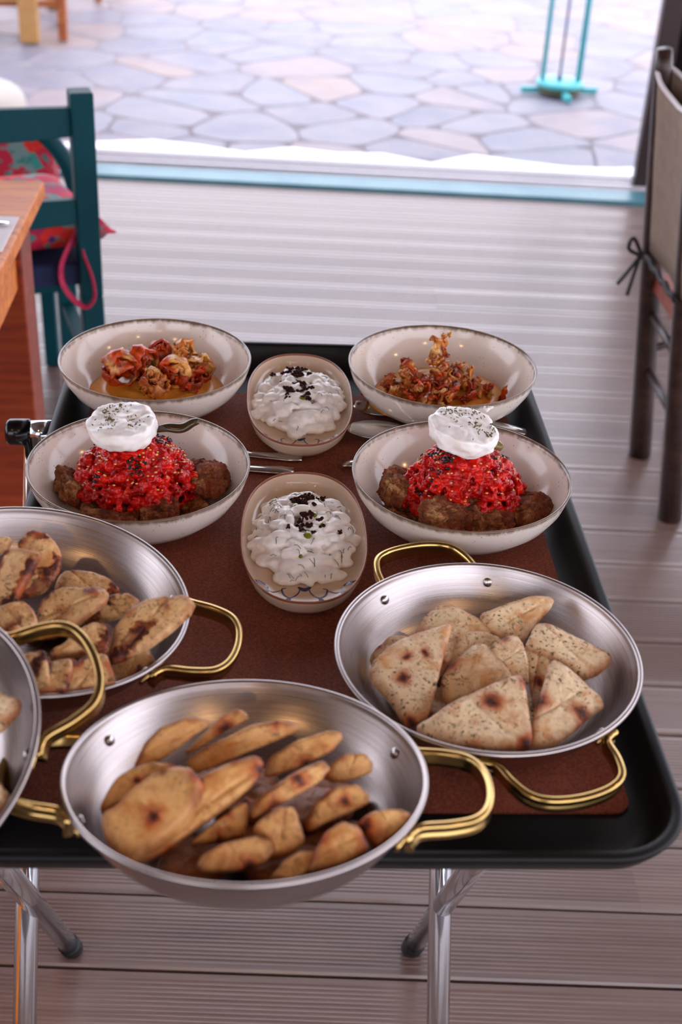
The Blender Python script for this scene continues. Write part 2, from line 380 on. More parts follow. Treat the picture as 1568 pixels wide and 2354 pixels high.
def spline(pts, k=6, closed=False):
    pts = [Vector(p) for p in pts]; N = len(pts); out = []
    for i in range(N if closed else N-1):
        g = lambda j: pts[j % N] if closed else pts[max(0, min(N-1, j))]
        a, b, c, d = g(i-1), g(i), g(i+1), g(i+2)
        for t in range(k):
            t /= k; out.append(.5*((2*b)+(c-a)*t+(2*a-5*b+4*c-d)*t*t+(3*b-a-3*c+d)*t**3))
    if not closed: out.append(pts[-1])
    return out
def fbm(v, sc, oct=3):
    s, a, t = 0., 1., 0.
    for _ in range(oct): s += a*noise.noise(Vector(v)*sc); t += a; a *= .5; sc *= 2.1
    return s/t
def remesh(name, mb, voxel, mat, parent=None, loc=None, smooth=2, disp=0., dsc=60.):
    ob = mb.build(name, mat, parent, loc=loc)
    m = ob.modifiers.new('r', 'REMESH'); m.mode = 'VOXEL'; m.voxel_size = voxel
    if smooth: q = ob.modifiers.new('s', 'SMOOTH'); q.iterations = smooth; q.factor = .5
    dg = bpy.context.evaluated_depsgraph_get(); me = bpy.data.meshes.new_from_object(ob.evaluated_get(dg))
    ob.modifiers.clear(); old = ob.data; ob.data = me; me.name = name; bpy.data.meshes.remove(old)
    if not me.materials: me.materials.append(MT[mat])
    if disp:
        ns = [v.normal.copy() for v in me.vertices]
        for v, n in zip(me.vertices, ns): v.co += n*disp*fbm(v.co, dsc)
    me.polygons.foreach_set('use_smooth', [True]*len(me.polygons)); me.update(); return ob
def bvh(ob):
    o = offs(ob); me = ob.data
    return BVHTree.FromPolygons([v.co+o for v in me.vertices], [tuple(p.vertices) for p in me.polygons])
def drop(tree, x, y, z=2.):
    h = tree.ray_cast(Vector((x, y, z)), Vector((0, 0, -1))); return (h[0], h[1]) if h[0] is not None else (None, None)

# ------------------------------------------------------------------ setting: deck floor, sill, door, paving, room shell
A = R(-3.2); ux = Vector((math.cos(A), math.sin(A), 0)); uy = Vector((-math.sin(A), math.cos(A), 0))
def du(s, t, z=0.): return Vector((.25, 0, 0)) + ux*s + Vector((0, t, 0)) + Vector((0, 0, z))   # s along the sill, t = y at x .25
fl = MB().box((.1, 1.0, -.06), (8, 7.6, .05)).build('floor', 'subfloor'); tag(fl, kind='structure')
def plank_mesh(L, W=.1258, T=.024):
    prof = [(-W/2, -T), (-W/2, -.003), (-W/2+.003, 0), (-W/2+.012, 0)]
    x = -W/2+.012; n = 14; p = (W-.024)/n
    for k in range(n): prof += [(x+p*.22, -.0009), (x+p*.62, -.0009), (x+p*.84, 0), (x+p, 0)]; x += p
    prof += [(W/2-.003, 0), (W/2, -.003), (W/2, -T)]
    m = MB(); k = len(prof); vs = [(-L/2, y, z) for y, z in prof]+[(L/2, y, z) for y, z in prof]
    m.add(vs, [(i, i+1, k+i+1, k+i) for i in range(k-1)] + [tuple(range(k)), tuple(range(2*k-1, k-1, -1))])
    return m.mesh('plank', 'deck', smooth=False)
PLM = plank_mesh(2.0); AP = R(-2.6); pitch = .1295
joint = {-4: 1.9, -3: -1.5, -2: 1.8, -1: 1.5, 0: 1.35, 1: .56, 2: 1.6, 3: -.95, 4: 1.75, 5: 1.55, 6: -1.2, 7: 1.7, 10: .62, 13: -1.3, 15: 1.15, 17: .46, 18: .49, 20: -.62, 21: .78, 22: -.55}
for row in range(-7, 28):
    yc = 1.2185 + row*pitch; c = joint.get(row, random.uniform(-2.2, 2.2)); L = random.choice((2.4, 2.8, 3.2))
    xs = [-3.6]+[q for q in (c-2*L, c-L, c, c+L) if -3.5 < q < 3.1]+[3.2]
    for a, b in zip(xs[:-1], xs[1:]):
        o = bpy.data.objects.new('plank', PLM); COL.objects.link(o); o.parent = fl; xm = (a+b)/2
        o.location = (xm*math.cos(AP), yc+xm*math.sin(AP), random.uniform(-.001, .001)); o.rotation_euler = (0, 0, AP); o.scale = ((b-a-.002)/1.996, 1, 1)
sl = MB().beam(du(-4, 4.548, .006), du(4, 4.548, .006), .122, .022, side=(0, 1, 0)).build('trim_1', 'sill', bevel=.003); tag(sl, kind='structure')
tr = MB().beam(du(-4, 4.705, .006), du(4, 4.705, .006), .178, .02, side=(0, 1, 0)).build('trim_2', 'track', bevel=.002); tag(tr, kind='structure')
for t, ww in ((4.645, .018), (4.70, .016), (4.755, .02)):
    MB().beam(du(-4, t, .020), du(4, t, .020), ww, .012, side=(0, 1, 0)).build('track_rail', 'track', tr, bevel=.002)
for t in (4.672, 4.728, 4.782):
    MB().beam(du(-4, t, .0135), du(4, t, .0135), .022, .005, side=(0, 1, 0)).build('track_groove', 'track_dark', tr)
# sliding door leaf at the right
dr = empty('door_1', (1.36, 4.62, .02)); tag(dr, kind='structure')
D0 = Vector((1.322, 4.60, 0))
def dp(s, z, d=0): return D0 + ux*s + uy*d + Vector((0, 0, z))
MB().beam(dp(.036, .028), dp(.036, 2.35), .072, .05, side=ux).build('stile', 'frame', dr, bevel=.004)
MB().beam(dp(1.264, .028), dp(1.264, 2.35), .072, .05, side=ux).build('stile', 'frame', dr, bevel=.004)
MB().beam(dp(.072, .058), dp(1.228, .058), .06, .05, side=(0, 0, 1)).build('bottom_rail', 'frame', dr, bevel=.004)
MB().beam(dp(.072, 2.32), dp(1.228, 2.32), .06, .05, side=(0, 0, 1)).build('top_rail', 'frame', dr, bevel=.004)
MB().beam(dp(.07, 1.19), dp(1.23, 1.19), 2.21, .006, side=(0, 0, 1)).build('glass_pane', 'glass', dr)
# paving outside: white washed bed, every flagstone its own piece
gr = MB().box((0, 22.8, -.02), (60, 36, .04)).build('ground', 'grout'); tag(gr, kind='structure')
st_m = MB()
pts = [du(-8, 4.79), du(8, 4.79)]; k = 90
edge = [du(8-16*i/k, 4.93+.10*noise.noise(Vector((i*.9, 3, 0)))+.035*math.sin(i*1.7)) for i in range(k+1)]
wb = MB(); n0 = [(p.x, p.y) for p in pts]+[(p.x, p.y) for p in edge]
wb.slab(n0, -.012, .007).build('whitewash_strip', 'whitewash', gr, smooth=False)
sites = []
y = 4.93; rnd = random.Random(11)
while y < 10.2:
    stp = .30 if y < 7 else .36
    x = -2.6-.2*(y-5)+rnd.uniform(0, .2)
    while x < 2.6+.35*(y-5)+.3:
        sites.append((x+rnd.uniform(-.14, .14), y+rnd.uniform(-.12, .12))); x += stp*rnd.uniform(.9, 1.7)
    y += stp*rnd.uniform(.8, 1.1)
def clip(poly, px, py, nx, ny):
    out = []
    for i in range(len(poly)):
        a, b = poly[i], poly[(i+1) % len(poly)]
        da = (a[0]-px)*nx+(a[1]-py)*ny; db = (b[0]-px)*nx+(b[1]-py)*ny
        if da <= 0: out.append(a)
        if (da < 0 < db) or (db < 0 < da): t = da/(da-db); out.append((a[0]+(b[0]-a[0])*t, a[1]+(b[1]-a[1])*t))
    return out
cnt = 0
for i, (sx, sy) in enumerate(sites):
    if cnt >= 290: break
    poly = [(sx-.55, sy-.45), (sx+.55, sy-.45), (sx+.55, sy+.45), (sx-.55, sy+.45)]; gap = rnd.uniform(.004, .010)
    for j, (qx, qy) in enumerate(sites):
        d = math.hypot(qx-sx, qy-sy)
        if i != j and d < 1.2 and poly:
            nx, ny = (qx-sx)/d, (qy-sy)/d; poly = clip(poly, (sx+qx)/2-nx*gap, (sy+qy)/2-ny*gap, nx, ny)
    q = du(0, 4.86+rnd.uniform(-.02, .06)); poly = clip(poly, q.x, q.y, -uy.x, -uy.y) if poly else poly
    if len(poly) < 3: continue
    # rounded, slightly wobbly outline
    ch = []
    for a in range(len(poly)):
        p, q = poly[a], poly[(a+1) % len(poly)]
        if math.hypot(q[0]-p[0], q[1]-p[1]) < .02: ch.append(((p[0]+q[0])/2, (p[1]+q[1])/2)); continue
        ch += [(p[0]*.82+q[0]*.18, p[1]*.82+q[1]*.18), (p[0]*.5+q[0]*.5+rnd.uniform(-.006, .006), p[1]*.5+q[1]*.5+rnd.uniform(-.006, .006)), (p[0]*.18+q[0]*.82, p[1]*.18+q[1]*.82)]
    zt = .0006+rnd.uniform(0, .0016)
    MB().slab(ch, -.008, zt, .002).build('stone', 'stone', gr, smooth=False); cnt += 1
# unseen room shell (behind and above the camera), wall openings widened for fill light
ce = MB().box((0, .95, 3.05), (8.4, 7.5, .08)).build('unseen_ceiling', 'ceil'); tag(ce, kind='structure')
wl = MB().box((-4.05, .6, .4), (.1, 8.2, .9)).box((-4.05, .6, 2.8), (.1, 8.2, .5)).box((-4.05, -1.5, 1.7), (.1, 2.2, 1.7)).box((-4.05, 3.9, 1.7), (.1, 1.6, 1.7)).build('unseen_wall_left', 'plaster', smooth=False); tag(wl, kind='structure')
wb_ = MB().box((-1.95, -2.65, .5), (4.0, .12, 1.0)).box((-1.95, -2.65, 2.8), (4.0, .12, .5)).box((-3.7, -2.65, 1.8), (.6, .12, 1.8)).box((-.35, -2.65, 1.8), (.9, .12, 1.8)).box((2.05, -2.65, .1), (4.0, .12, .3)).box((2.05, -2.65, 2.98), (4.0, .12, .2)).build('unseen_wall_back', 'ceil', smooth=False); tag(wb_, kind='structure')
wr = MB().box((4.05, .6, .2), (.1, 7.2, .4)).box((4.05, .6, 2.95), (.1, 7.2, .2)).box((4.05, 2.0, 1.6), (.1, .14, 2.6)).box((4.05, -1.2, 1.6), (.1, .14, 2.6)).build('unseen_wall_right', 'plaster', smooth=False); tag(wr, kind='structure')
def pendant(x, y, wh, z=2.25):
    t = empty('pendant_lamp', (x, y, z), 'brass pendant lamp with a warm bulb '+wh, 'lamp', 'pendant lamps under the ceiling')
    MB().tube([(x, y, z+.12), (x, y, 3.01)], .004, 6).build('cord', 'rubber', t)
    MB().lathe([(.02, .13), (.03, .12), (.07, .06), (.10, 0), (.098, 0), (.068, .058), (.028, .115), (.018, .125)], 24, (x, y, z), True).build('lamp_shade', 'brass', t)
    MB().ball((x, y, z+.02), .03, 12, 8).build('bulb', 'bulb', t)
for x, y, wh in ((-.9, -.3, 'hanging nearest the pine table'), (.9, -.5, 'hanging between the tray and the right window'), (-.2, -1.7, 'hanging nearest the back wall'), (1.9, .9, 'hanging above the slip covered chair side')): pendant(x, y, wh)

# ------------------------------------------------------------------ folding tray stand
stn = empty('folding_tray_stand', (-.02, 1.0, 0), 'chrome folding tray stand with crossed tube legs carrying the black tray', 'stand')
rA, rB = .0135, .0125
MB().tube([(-.238, 1.3145, .7425), (.235, 1.3145, .7425)], rA, 20).build('top_bar', 'chrome', stn)
MB().tube([(-.245, .745, .7435), (.22, .745, .7435)], rB, 20).build('top_bar', 'chrome', stn)
for xa, xb in ((-.2645, -.254), (.212, .2145)):
    lg = MB().tube([(xa, 1.3145, .742), (xa, .85, .012)], rA, 20).build('leg', 'chrome', stn)
    MB().tube([(xa, .85+.4645*.035, .0375), (xa, .85-.006, .002)], rA*1.16, 20).build('rubber_foot', 'rubber', lg)
    lg = MB().tube([(xb, .745, .742), (xb, 1.187, .012)], rB, 20).build('leg', 'chrome', stn)
    MB().tube([(xb, 1.187-.442*.035, .0375), (xb, 1.193, .002)], rB*1.18, 20).build('rubber_foot', 'rubber', lg)
MB().tube([(-.243, 1.3145, .7425), (-.274, 1.3145, .7425)], .0145, 24).build('collar', 'chrome', stn)
MB().tube([(-.272, 1.3145, .7425), (-.2935, 1.3145, .7425), (-.2975, 1.3145, .7425)], [.0155, .0155, .0135], 24).build('end_grip', 'grip', stn)

# ------------------------------------------------------------------ tray and mat
def rrect(x0, x1, y0, y1, r, k=10):
    out = []
    for cx, cy, a0 in ((x1-r, y1-r, 0), (x0+r, y1-r, 90), (x0+r, y0+r, 180), (x1-r, y0+r, 270)):
        for i in range(k+1): a = R(a0+90*i/k); out.append((cx+r*math.cos(a), cy+r*math.sin(a)))
    return out
TX0, TX1, TY0, TY1 = -.2370, .3147, .6290, 1.4820
def tray_ring(d, z): return [(x, y, z) for x, y in rrect(TX0+d, TX1-d, TY0+d, TY1-d, max(.062-d, .012))]
prof = [(.034, .7567), (.022, .7575), (.012, .764), (.003, .778), (.0, .7845), (.001, .7868), (.004, .7876), (.0085, .7872), (.0105, .785), (.0125, .780), (.018, .7685), (.026, .7625), (.034, .7605)]
m = MB(); rings = [tray_ring(d, z) for d, z in prof]; n = len(rings[0])
m.add([p for rg in rings for p in rg], [(i*n+k, i*n+(k+1) % n, (i+1)*n+(k+1) % n, (i+1)*n+k) for i in range(len(rings)-1) for k in range(n)] + [tuple(range(n-1, -1, -1)), tuple((len(rings)-1)*n+k for k in range(n))])
tray = m.build('serving_tray', 'black'); tag(tray, 'large black rectangular serving tray with raised lip on the folding stand', 'tray')
mt = MB().slab(rrect(-.205, .283, .699, 1.386, .014, 5), .7606, .7628).build('tray_mat', 'mat', smooth=False); tag(mt, 'rust brown speckled mat lying flat on the black tray', 'mat')
ZT = .7629

# ------------------------------------------------------------------ stoneware bowls
bp = [(0, .003), (.040, .003), (.041, 0), (.046, 0), (.048, .004), (.064, .007), (.082, .0155), (.096, .0285), (.105, .043), (.1092, .056), (.1100, .0590), (.1093, .0600), (.1075, .0597), (.1066, .056), (.1022, .0425), (.093, .030), (.084, .0205), (.079, .0165), (.074, .0142), (.06, .0125), (0, .0118)]
bm_ = MB().lathe(bp, 96).mesh('bowl', 'bowl')
BC = {'BL': (-.1294, 1.3541), 'ML': (-.1258, 1.1119), 'BR': (.2028, 1.3566), 'MR': (.1950, 1.1049)}
BLAB = {'BL': 'speckled cream stoneware bowl of puree with chunky onion rings, beside the floral chair', 'BR': 'speckled cream stoneware bowl of puree with thin onion shreds at the far right corner',
        'ML': 'speckled cream stoneware bowl of tomato rusk nearest the black stand grip', 'MR': 'speckled cream stoneware bowl of tomato rusk with spoons along its far side'}
for k, (x, y) in BC.items():
    o = bpy.data.objects.new('bowl', bm_); COL.objects.link(o); o.location = (x, y, ZT); o.rotation_euler = (0, 0, random.uniform(0, 6)); tag(o, BLAB[k], 'bowl', 'stoneware bowls on the tray')
BZ = ZT+.0118

# ------------------------------------------------------------------ pea puree with fried onions
def puree(c, sx, sy, seed):
    nr, na = 18, 72; vs = [(c[0], c[1], BZ+.018)]; fs = []
    for i in range(1, nr+1):
        t = i/nr
        for k in range(na):
            a = 2*math.pi*k/na; wob = 1+.05*noise.noise(Vector((math.cos(a)*1.3+seed, math.sin(a)*1.3, 0)))
            x = c[0]+sx*t*wob*math.cos(a); y = c[1]+sy*t*wob*math.sin(a)
            z = BZ+.0165*(1-t**6)+.0012*math.sin(26*t+2*a)*(1-t)*t*4+.0015*fbm((x, y, seed), 40)
            if i == nr: z = BZ+.0035
            vs.append((x, y, z))
    for k in range(na):
        fs.append((0, 1+k, 1+(k+1) % na))
        for i in range(nr-1): a, b = 1+i*na, 1+(i+1)*na; fs.append((a+k, b+k, b+(k+1) % na, a+(k+1) % na))
    return MB().add(vs, fs)
o = puree(BC['BL'], .083, .079, 1.).build('pea_puree', 'fava', loc=(BC['BL'][0], BC['BL'][1], BZ)); tag(o, 'smooth yellow pea puree under the chunky fried onion rings', 'puree', 'pea puree in the bowls')
o = puree(BC['BR'], .084, .079, 5.).build('pea_puree', 'fava', loc=(BC['BR'][0], BC['BR'][1], BZ)); tag(o, 'smooth yellow pea puree under the heap of thin onion shreds', 'puree', 'pea puree in the bowls')
def curl(rad, wid, arc, th=.0022, seed=0., nz=.0035, taper=.25, bell=0.):
    """a ring of fried onion: a curved strip with thickness, crinkled; axis along local z"""
    na, nw = 26, 7; O, I = [], []
    for i in range(na+1):
        t = i/na; a = R(arc)*(t-.5); wf = wid*(1-taper*abs(2*t-1)**3)
        for j in range(nw+1):
            s = j/nw-.5; p = Vector((rad*math.cos(a), rad*math.sin(a)*1.05, s*wf)); rr = 1-bell*(2*s)**2
            d = Vector((noise.noise(Vector((a*1.3, s*3, seed))), noise.noise(Vector((a*1.3, s*3, seed+9))), noise.noise(Vector((a*2.2, s*3, seed+20)))))*nz
            d += Vector((math.cos(a), math.sin(a), 0))*noise.noise(Vector((a*4, s*7, seed+31)))*nz*.55
            p.x *= rr; p.y *= rr; nrm = Vector((math.cos(a), math.sin(a), 0)); O.append(p+d+nrm*th/2); I.append(p+d-nrm*th/2)
    W = nw+1; L = len(O); fs = []
    for i in range(na):
        for j in range(nw):
            a = i*W+j; fs += [(a, a+W, a+W+1, a+1), (L+a, L+a+1, L+a+W+1, L+a+W)]
        fs += [(i*W, L+i*W, L+(i+1)*W, (i+1)*W), (i*W+nw, (i+1)*W+nw, L+(i+1)*W+nw, L+i*W+nw)]
    for j in range(nw): fs += [(j, j+1, L+j+1, L+j), (na*W+j, L+na*W+j, L+na*W+j+1, na*W+j+1)]
    return MB().add(O+I, fs)
def onion(name, c, rot, label, group, mat='onion', inner=False, **kw):
    m = curl(**kw)
    if inner:
        k2 = dict(kw); k2['rad'] *= .72; k2['seed'] += 50; k2['arc'] = 260; k2['nz'] = kw.get('nz', .0035)*1.5; k2['wid'] *= .9; q = curl(**k2); rm = Matrix.Rotation(.5, 3, 'X') @ Matrix.Rotation(2.2, 3, 'Z'); m.add([rm @ v for v in q.v], q.f)
        k2['rad'] *= .55; k2['seed'] += 11; k2['arc'] = 300; q = curl(**k2); rm = Matrix.Rotation(-.6, 3, 'Y'); m.add([rm @ v for v in q.v], q.f)
    o = m.build(name, mat, local=True); o.location = c; o.rotation_euler = tuple(R(q) for q in rot); tag(o, label, 'onion', group); return o
G = 'chunky fried onion rings on the puree'
zO = BZ+.016
onion('onion_ring', (-.170, 1.356, zO+.016), (82, 12, 20), 'largest fried onion ring, leftmost on the puree, glossy dark orange', G, inner=True, rad=.0205, wid=.030, nz=.005, arc=330, th=.003, seed=1, bell=.25)
onion('onion_ring', (-.147, 1.368, zO+.017), (60, -20, 70), 'fried onion ring with pale crisp batter, touching the largest ring', G, inner=True, rad=.018, wid=.028, arc=320, th=.003, seed=2, bell=.3, nz=.005)
onion('onion_ring', (-.128, 1.392, zO+.019), (25, 8, 10), 'fried onion ring standing at the back, pale crisp top', G, inner=True, rad=.0125, wid=.028, arc=340, th=.003, seed=3, bell=.35, nz=.004)
onion('onion_ring', (-.107, 1.352, zO+.014), (78, 0, -8), 'fried onion ring facing forward with a dark round opening', G, inner=True, rad=.0175, wid=.024, arc=345, th=.0035, seed=4, bell=.15, nz=.004)
onion('onion_ring', (-.130, 1.325, zO+.012), (40, 30, 35), 'fried onion piece nearest the front rim with a pale folded edge', G, 'onion_crisp', inner=True, rad=.0165, wid=.022, arc=230, th=.003, seed=5, bell=.3, nz=.007)
onion('onion_ring', (-.082, 1.368, zO+.010), (70, 20, 60), 'dark glazed onion ring, rightmost on the puree', G, inner=True, rad=.016, wid=.026, arc=300, th=.003, seed=6, bell=.2, nz=.006)
onion('onion_ring', (-.098, 1.381, zO+.024), (15, 75, 20), 'pale crisp onion strip lying on top of the rightmost rings', G, 'onion_crisp', inner=True, rad=.020, wid=.011, arc=120, th=.003, seed=7, nz=.005)
onion('onion_ring', (-.092, 1.343, zO+.006), (10, 12, 60), 'low dark onion slice lying flat in front of the rings', G, inner=True, rad=.014, wid=.014, arc=300, th=.003, seed=8, nz=.004)
G = 'thin fried onion shreds on the puree'
rr = random.Random(5); c0 = BC['BR']
for k in range(46):
    a = rr.uniform(0, 6.28); q = math.sqrt(rr.random()); x = c0[0]-.008+.068*q*math.cos(a); y = c0[1]-.008+.045*q*math.sin(a)
    h = .034*(1-q**1.3)+.004
    onion('onion_shred', (x, y, zO+h*rr.uniform(.35, 1.)), (rr.uniform(0, 180), rr.uniform(0, 180), rr.uniform(0, 360)), 'thin curled fried onion shred in the heap on the far right puree', G,
          'onion' if rr.random() < .62 else 'onion_crisp', rad=rr.uniform(.011, .018), wid=rr.uniform(.006, .013), arc=rr.uniform(110, 240), th=.0022, seed=k+40., nz=.006)
for q, (x, y, z, rt_) in enumerate(((.188, 1.350, .052, (90, 10, 60)), (.205, 1.352, .056, (85, -10, 100)), (.197, 1.345, .036, (90, 0, 0)))):
    onion('onion_shred', (x, y, zO+z), rt_, ('pale golden onion loop at the top left of the right heap', 'pale golden onion loop crowning the right heap', 'pale round onion curl at the middle of the right heap')[q], G, 'onion_crisp', rad=(.013, .014, .007)[q], wid=(.009, .007, .012)[q], arc=(210, 200, 330)[q], th=.0024, seed=90.+q, nz=.004)

# ------------------------------------------------------------------ tomato rusks with cheese
def chunk(c, d, rz, seed, rx=0., ry=0.):
    bm = bmesh.new(); bmesh.ops.create_icosphere(bm, subdivisions=5, radius=1)
    ro = Matrix.Rotation(rz, 4, 'Z') @ Matrix.Rotation(ry, 4, 'Y') @ Matrix.Rotation(rx, 4, 'X'); vs = []
    for v in bm.verts:
        p = v.co.copy(); q = Vector([math.copysign(abs(k)**.55, k) for k in p]); q = Vector((q.x*d[0]/2, q.y*d[1]/2, q.z*d[2]/2))
        q += p*(.010*fbm(q+Vector((seed, 0, 0)), 48, 3)-.0055*abs(fbm(q+Vector((0, seed, 0)), 120, 2))+.0030*fbm(q+Vector((0, seed, 3)), 420, 3)); vs.append(ro @ q + Vector(c))
    fs = [tuple(v.index for v in f.verts) for f in bm.faces]; bm.free(); return MB().add(vs, fs)
def tomato_rusk(key, side, cheese_c, cheese_rot, sd):
    cx, cy = BC[key]; rn = random.Random(sd); word = ('left', 'right')[side]
    G = 'barley rusk pieces in the %s tomato bowl' % ('near left', 'near right')[side]
    if side == 0:
        ch = [((-.060, .004, .016), (.046, .052, .026), .4, 'crumbly brown rusk piece at the left end, red with tomato'), ((.058, .012, .022), (.058, .046, .030), -.35, 'crumbly brown rusk wedge sticking out at the right of the tomato'),
              ((.022, -.040, .014), (.040, .034, .026), .3, 'pale brown rusk lump at the front under the tomato edge'), ((-.026, -.044, .011), (.058, .034, .020), -.15, 'soaked rusk piece low at the front left of the mound'),
              ((.0, .020, .026), (.080, .056, .040), .1, 'rusk piece in the middle buried under the tomato'), ((.052, -.024, .008), (.032, .026, .014), .6, 'small flat rusk scrap at the right front')]
    else:
        ch = [((-.062, .008, .022), (.036, .046, .034), .2, 'rusk piece standing at the left edge of the mound'), ((-.066, -.026, .008), (.036, .026, .014), -.2, 'flat dark rusk scrap low at the far left front'),
              ((-.022, -.040, .020), (.044, .036, .034), .5, 'pale torn rusk piece at the front left with a light crumb'), ((.006, -.036, .024), (.030, .030, .026), -.3, 'small torn rusk piece between the two front lumps'),
              ((.026, -.038, .014), (.044, .036, .026), .2, 'dark brown rusk lump at the front centre'), ((.062, -.014, .014), (.050, .056, .024), -.7, 'brown rusk wedge at the right front of the mound'), ((.0, .016, .026), (.086, .060, .042), 0, 'rusk piece in the middle hidden under the tomato')]
    for i, (p, d, rz, lab) in enumerate(ch):
        o = chunk((cx+p[0], cy+p[1], BZ+p[2]), d, rz, sd+i*3.1, ry=(-.25 if p[0] > .04 else (.3 if p[0] < -.04 else 0))).build('rusk_piece', 'rusk', loc=(cx+p[0], cy+p[1], BZ+max(.0, p[2]-d[2]/2)))
        tag(o, lab+', %s bowl' % word, 'rusk', G)
    tc = (cx+(-.004 if side == 0 else .004), cy+.002)
    m = MB().ball((tc[0], tc[1]+.004, BZ+.028), (.050, .040, .042), 16, 10)
    for k in range(1150):
        a = rn.uniform(0, 6.283); q = rn.random()**.55; el = rn.uniform(-.05, 1.0)
        x = math.cos(a)*.060*math.cos(el*1.35); y = math.sin(a)*.049*math.cos(el*1.35); z = .018+.053*math.sin(max(el, 0)*1.35)**1.15+.010*min(el, 0)
        if y < 0 and rn.random() < .5 : z -= .004
        r = rn.uniform(.0016, .0042) if rn.random() < .86 else rn.uniform(.004, .0062); m.ball((tc[0]+x*rn.uniform(.9, 1.06), tc[1]+.002+y*rn.uniform(.9, 1.06), BZ+z), (r*rn.uniform(.8, 1.5), r*rn.uniform(.8, 1.4), r*rn.uniform(.7, 1.1)), 7, 5)
    tm = remesh('grated_tomato', m, .0011, 'tomato', loc=(tc[0], tc[1], BZ), smooth=1, disp=.0018, dsc=330)
    tag(tm, 'mound of bright red grated tomato over the rusk in the near %s bowl' % word, 'tomato', 'grated tomato mounds')
    tree = bvh(tm); sdm, bk = MB(), MB()
    for k in range(900):
        a = rn.uniform(0, 6.283); q = math.sqrt(rn.random()); x, y = tc[0]+.058*q*math.cos(a), tc[1]+.044*q*math.sin(a); h, nn = drop(tree, x, y)
        if h is None: continue
        if k < 110: sdm.ball(h+nn*.0004, (.0015*rn.uniform(.7, 1.2), .0011, .0008), 6, 4)
        else:
            f = noise.noise(Vector((x*42, y*42, sd)))+.22*(y-cy)/.03
            if f > .12: r = rn.uniform(.0009, .0019); bk.ball(h+nn*.0004, (r, r*rn.uniform(.7, 1.2), r*.8), 6, 4)
    tag(sdm.build('seeds', 'seed', tm), 'pale yellow tomato seeds', kind='stuff'); tag(bk.build('black_seeds', 'black_seed', tm), 'black seeds sprinkled on the tomato', kind='stuff')
    # cheese: a crumbly puck
    pr = [(0, -.0115), (.012, -.0115), (.022, -.0112), (.028, -.0100), (.0318, -.006), (.0335, -.001), (.0342, .004), (.0338, .008), (.0325, .0102), (.029, .0112), (.022, .0114), (.014, .0116), (.007, .0116), (0, .0117)]
    pr = [(p.x, p.y) for p in spline([Vector((a, b, 0)) for a, b in pr], 3)]; cm = MB().lathe(pr, 80)
    for v in cm.v:
        u = v.normalized(); side_ = min(1, abs(v.x**2+v.y**2)**.5/.03)
        v += u*(.0052*fbm(v+Vector((sd, 0, 0)), 50, 2)+.0030*side_*fbm(v, 170, 3)) + Vector((0, 0, .0016*fbm(v+Vector((0, sd, 0)), 120, 3)))
    ro = Matrix.Rotation(cheese_rot[1], 4, 'Y') @ Matrix.Rotation(cheese_rot[0], 4, 'X'); hm = MB()
    for k in range(190):
        a = rn.uniform(0, 6.283); q = math.sqrt(rn.random())*.030; x, y = q*math.cos(a), q*math.sin(a)
        if noise.noise(Vector((x*60+sd, y*60, 0)))+.25*(-x/.03 if side == 0 else y/.03) < .02 and rn.random() < .85: continue
        zz = .0119+.0006; aa = rn.uniform(0, 3.14); l = rn.uniform(.0005, .0016)
        hm.beam(ro @ Vector((x-l*math.cos(aa), y-l*math.sin(aa), zz)), ro @ Vector((x+l*math.cos(aa), y+l*math.sin(aa), zz+rn.uniform(0, .0006))), rn.uniform(.0006, .0012), .0005)
    for v in cm.v: v.xyz = ro @ v
    ce_ = cm.build('cheese_round', 'cheese', local=True); ce_.location = cheese_c
    tag(ce_, ('white crumbly cheese round with a thick oregano patch, on the left tomato mound', 'white crumbly cheese round with a loose crumb on its edge, on the right tomato mound')[side], 'cheese', 'cheese rounds on the tomato')
    h = hm.build('oregano', 'herb', ce_, local=True); tag(h, 'dried oregano flakes', kind='stuff')
    if side:
        b = MB()
        b.v += [v for v in chunk((.0255, .020, .0165), (.008, .008, .007), .3, 9).v]; b.f += chunk((.0, .0, .0), (.008, .008, .007), .3, 9).f
        b.build('crumb', 'cheese', ce_, local=True)
def leaf(name, pts, wd, mat, label, cat='leaf'):
    pts = spline([Vector(p) for p in pts], 6); N = len(pts); m = MB(); T, B = [], []
    for i, p in enumerate(pts):
        t = i/(N-1); d = (pts[min(i+1, N-1)]-pts[max(i-1, 0)]).normalized(); s = d.cross(Vector((0, -.35, 1))).normalized(); nn = s.cross(d)
        ww = wd*(.25+.75*math.sin(math.pi*min(1, t*.86+.07)))
        for j in range(5):
            u = j/2-1; q = p+s*u*ww/2+nn*(-.0035*u*u); T.append(q+nn*.0006); B.append(q-nn*.0006)
    L = len(T); fs = []
    for i in range(N-1):
        for j in range(4): a = i*5+j; fs += [(a, a+1, a+6, a+5), (L+a, L+a+5, L+a+6, L+a+1)]
        fs += [(i*5, i*5+5, L+i*5+5, L+i*5), (i*5+4, L+i*5+4, L+i*5+9, i*5+9)]
    for j in range(4): a = (N-1)*5+j; fs += [(j, L+j, L+j+1, j+1), (a, a+1, L+a+1, L+a)]
    o = m.add(T+B, fs).build(name, mat, loc=tuple(pts[0])); return tag(o, label, cat)
tomato_rusk('ML', 0, (-.1405, 1.113, .8600), (R(3), R(-3)), 3)
tomato_rusk('MR', 1, (.1925, 1.110, .8650), (R(6), R(9)), 21)
leaf('caper_leaf', [(-.112, 1.118, .858), (-.098, 1.116, .863), (-.084, 1.114, .864), (-.074, 1.113, .870), (-.067, 1.112, .8725)], .013, 'caper', 'dark glossy curled caper leaf sticking out right of the left cheese')
leaf('caper_leaf', [(.205, 1.130, .846), (.216, 1.128, .850), (.226, 1.126, .850), (.238, 1.124, .843)], .019, 'caper2', 'olive green caper leaf tucked behind the right cheese')

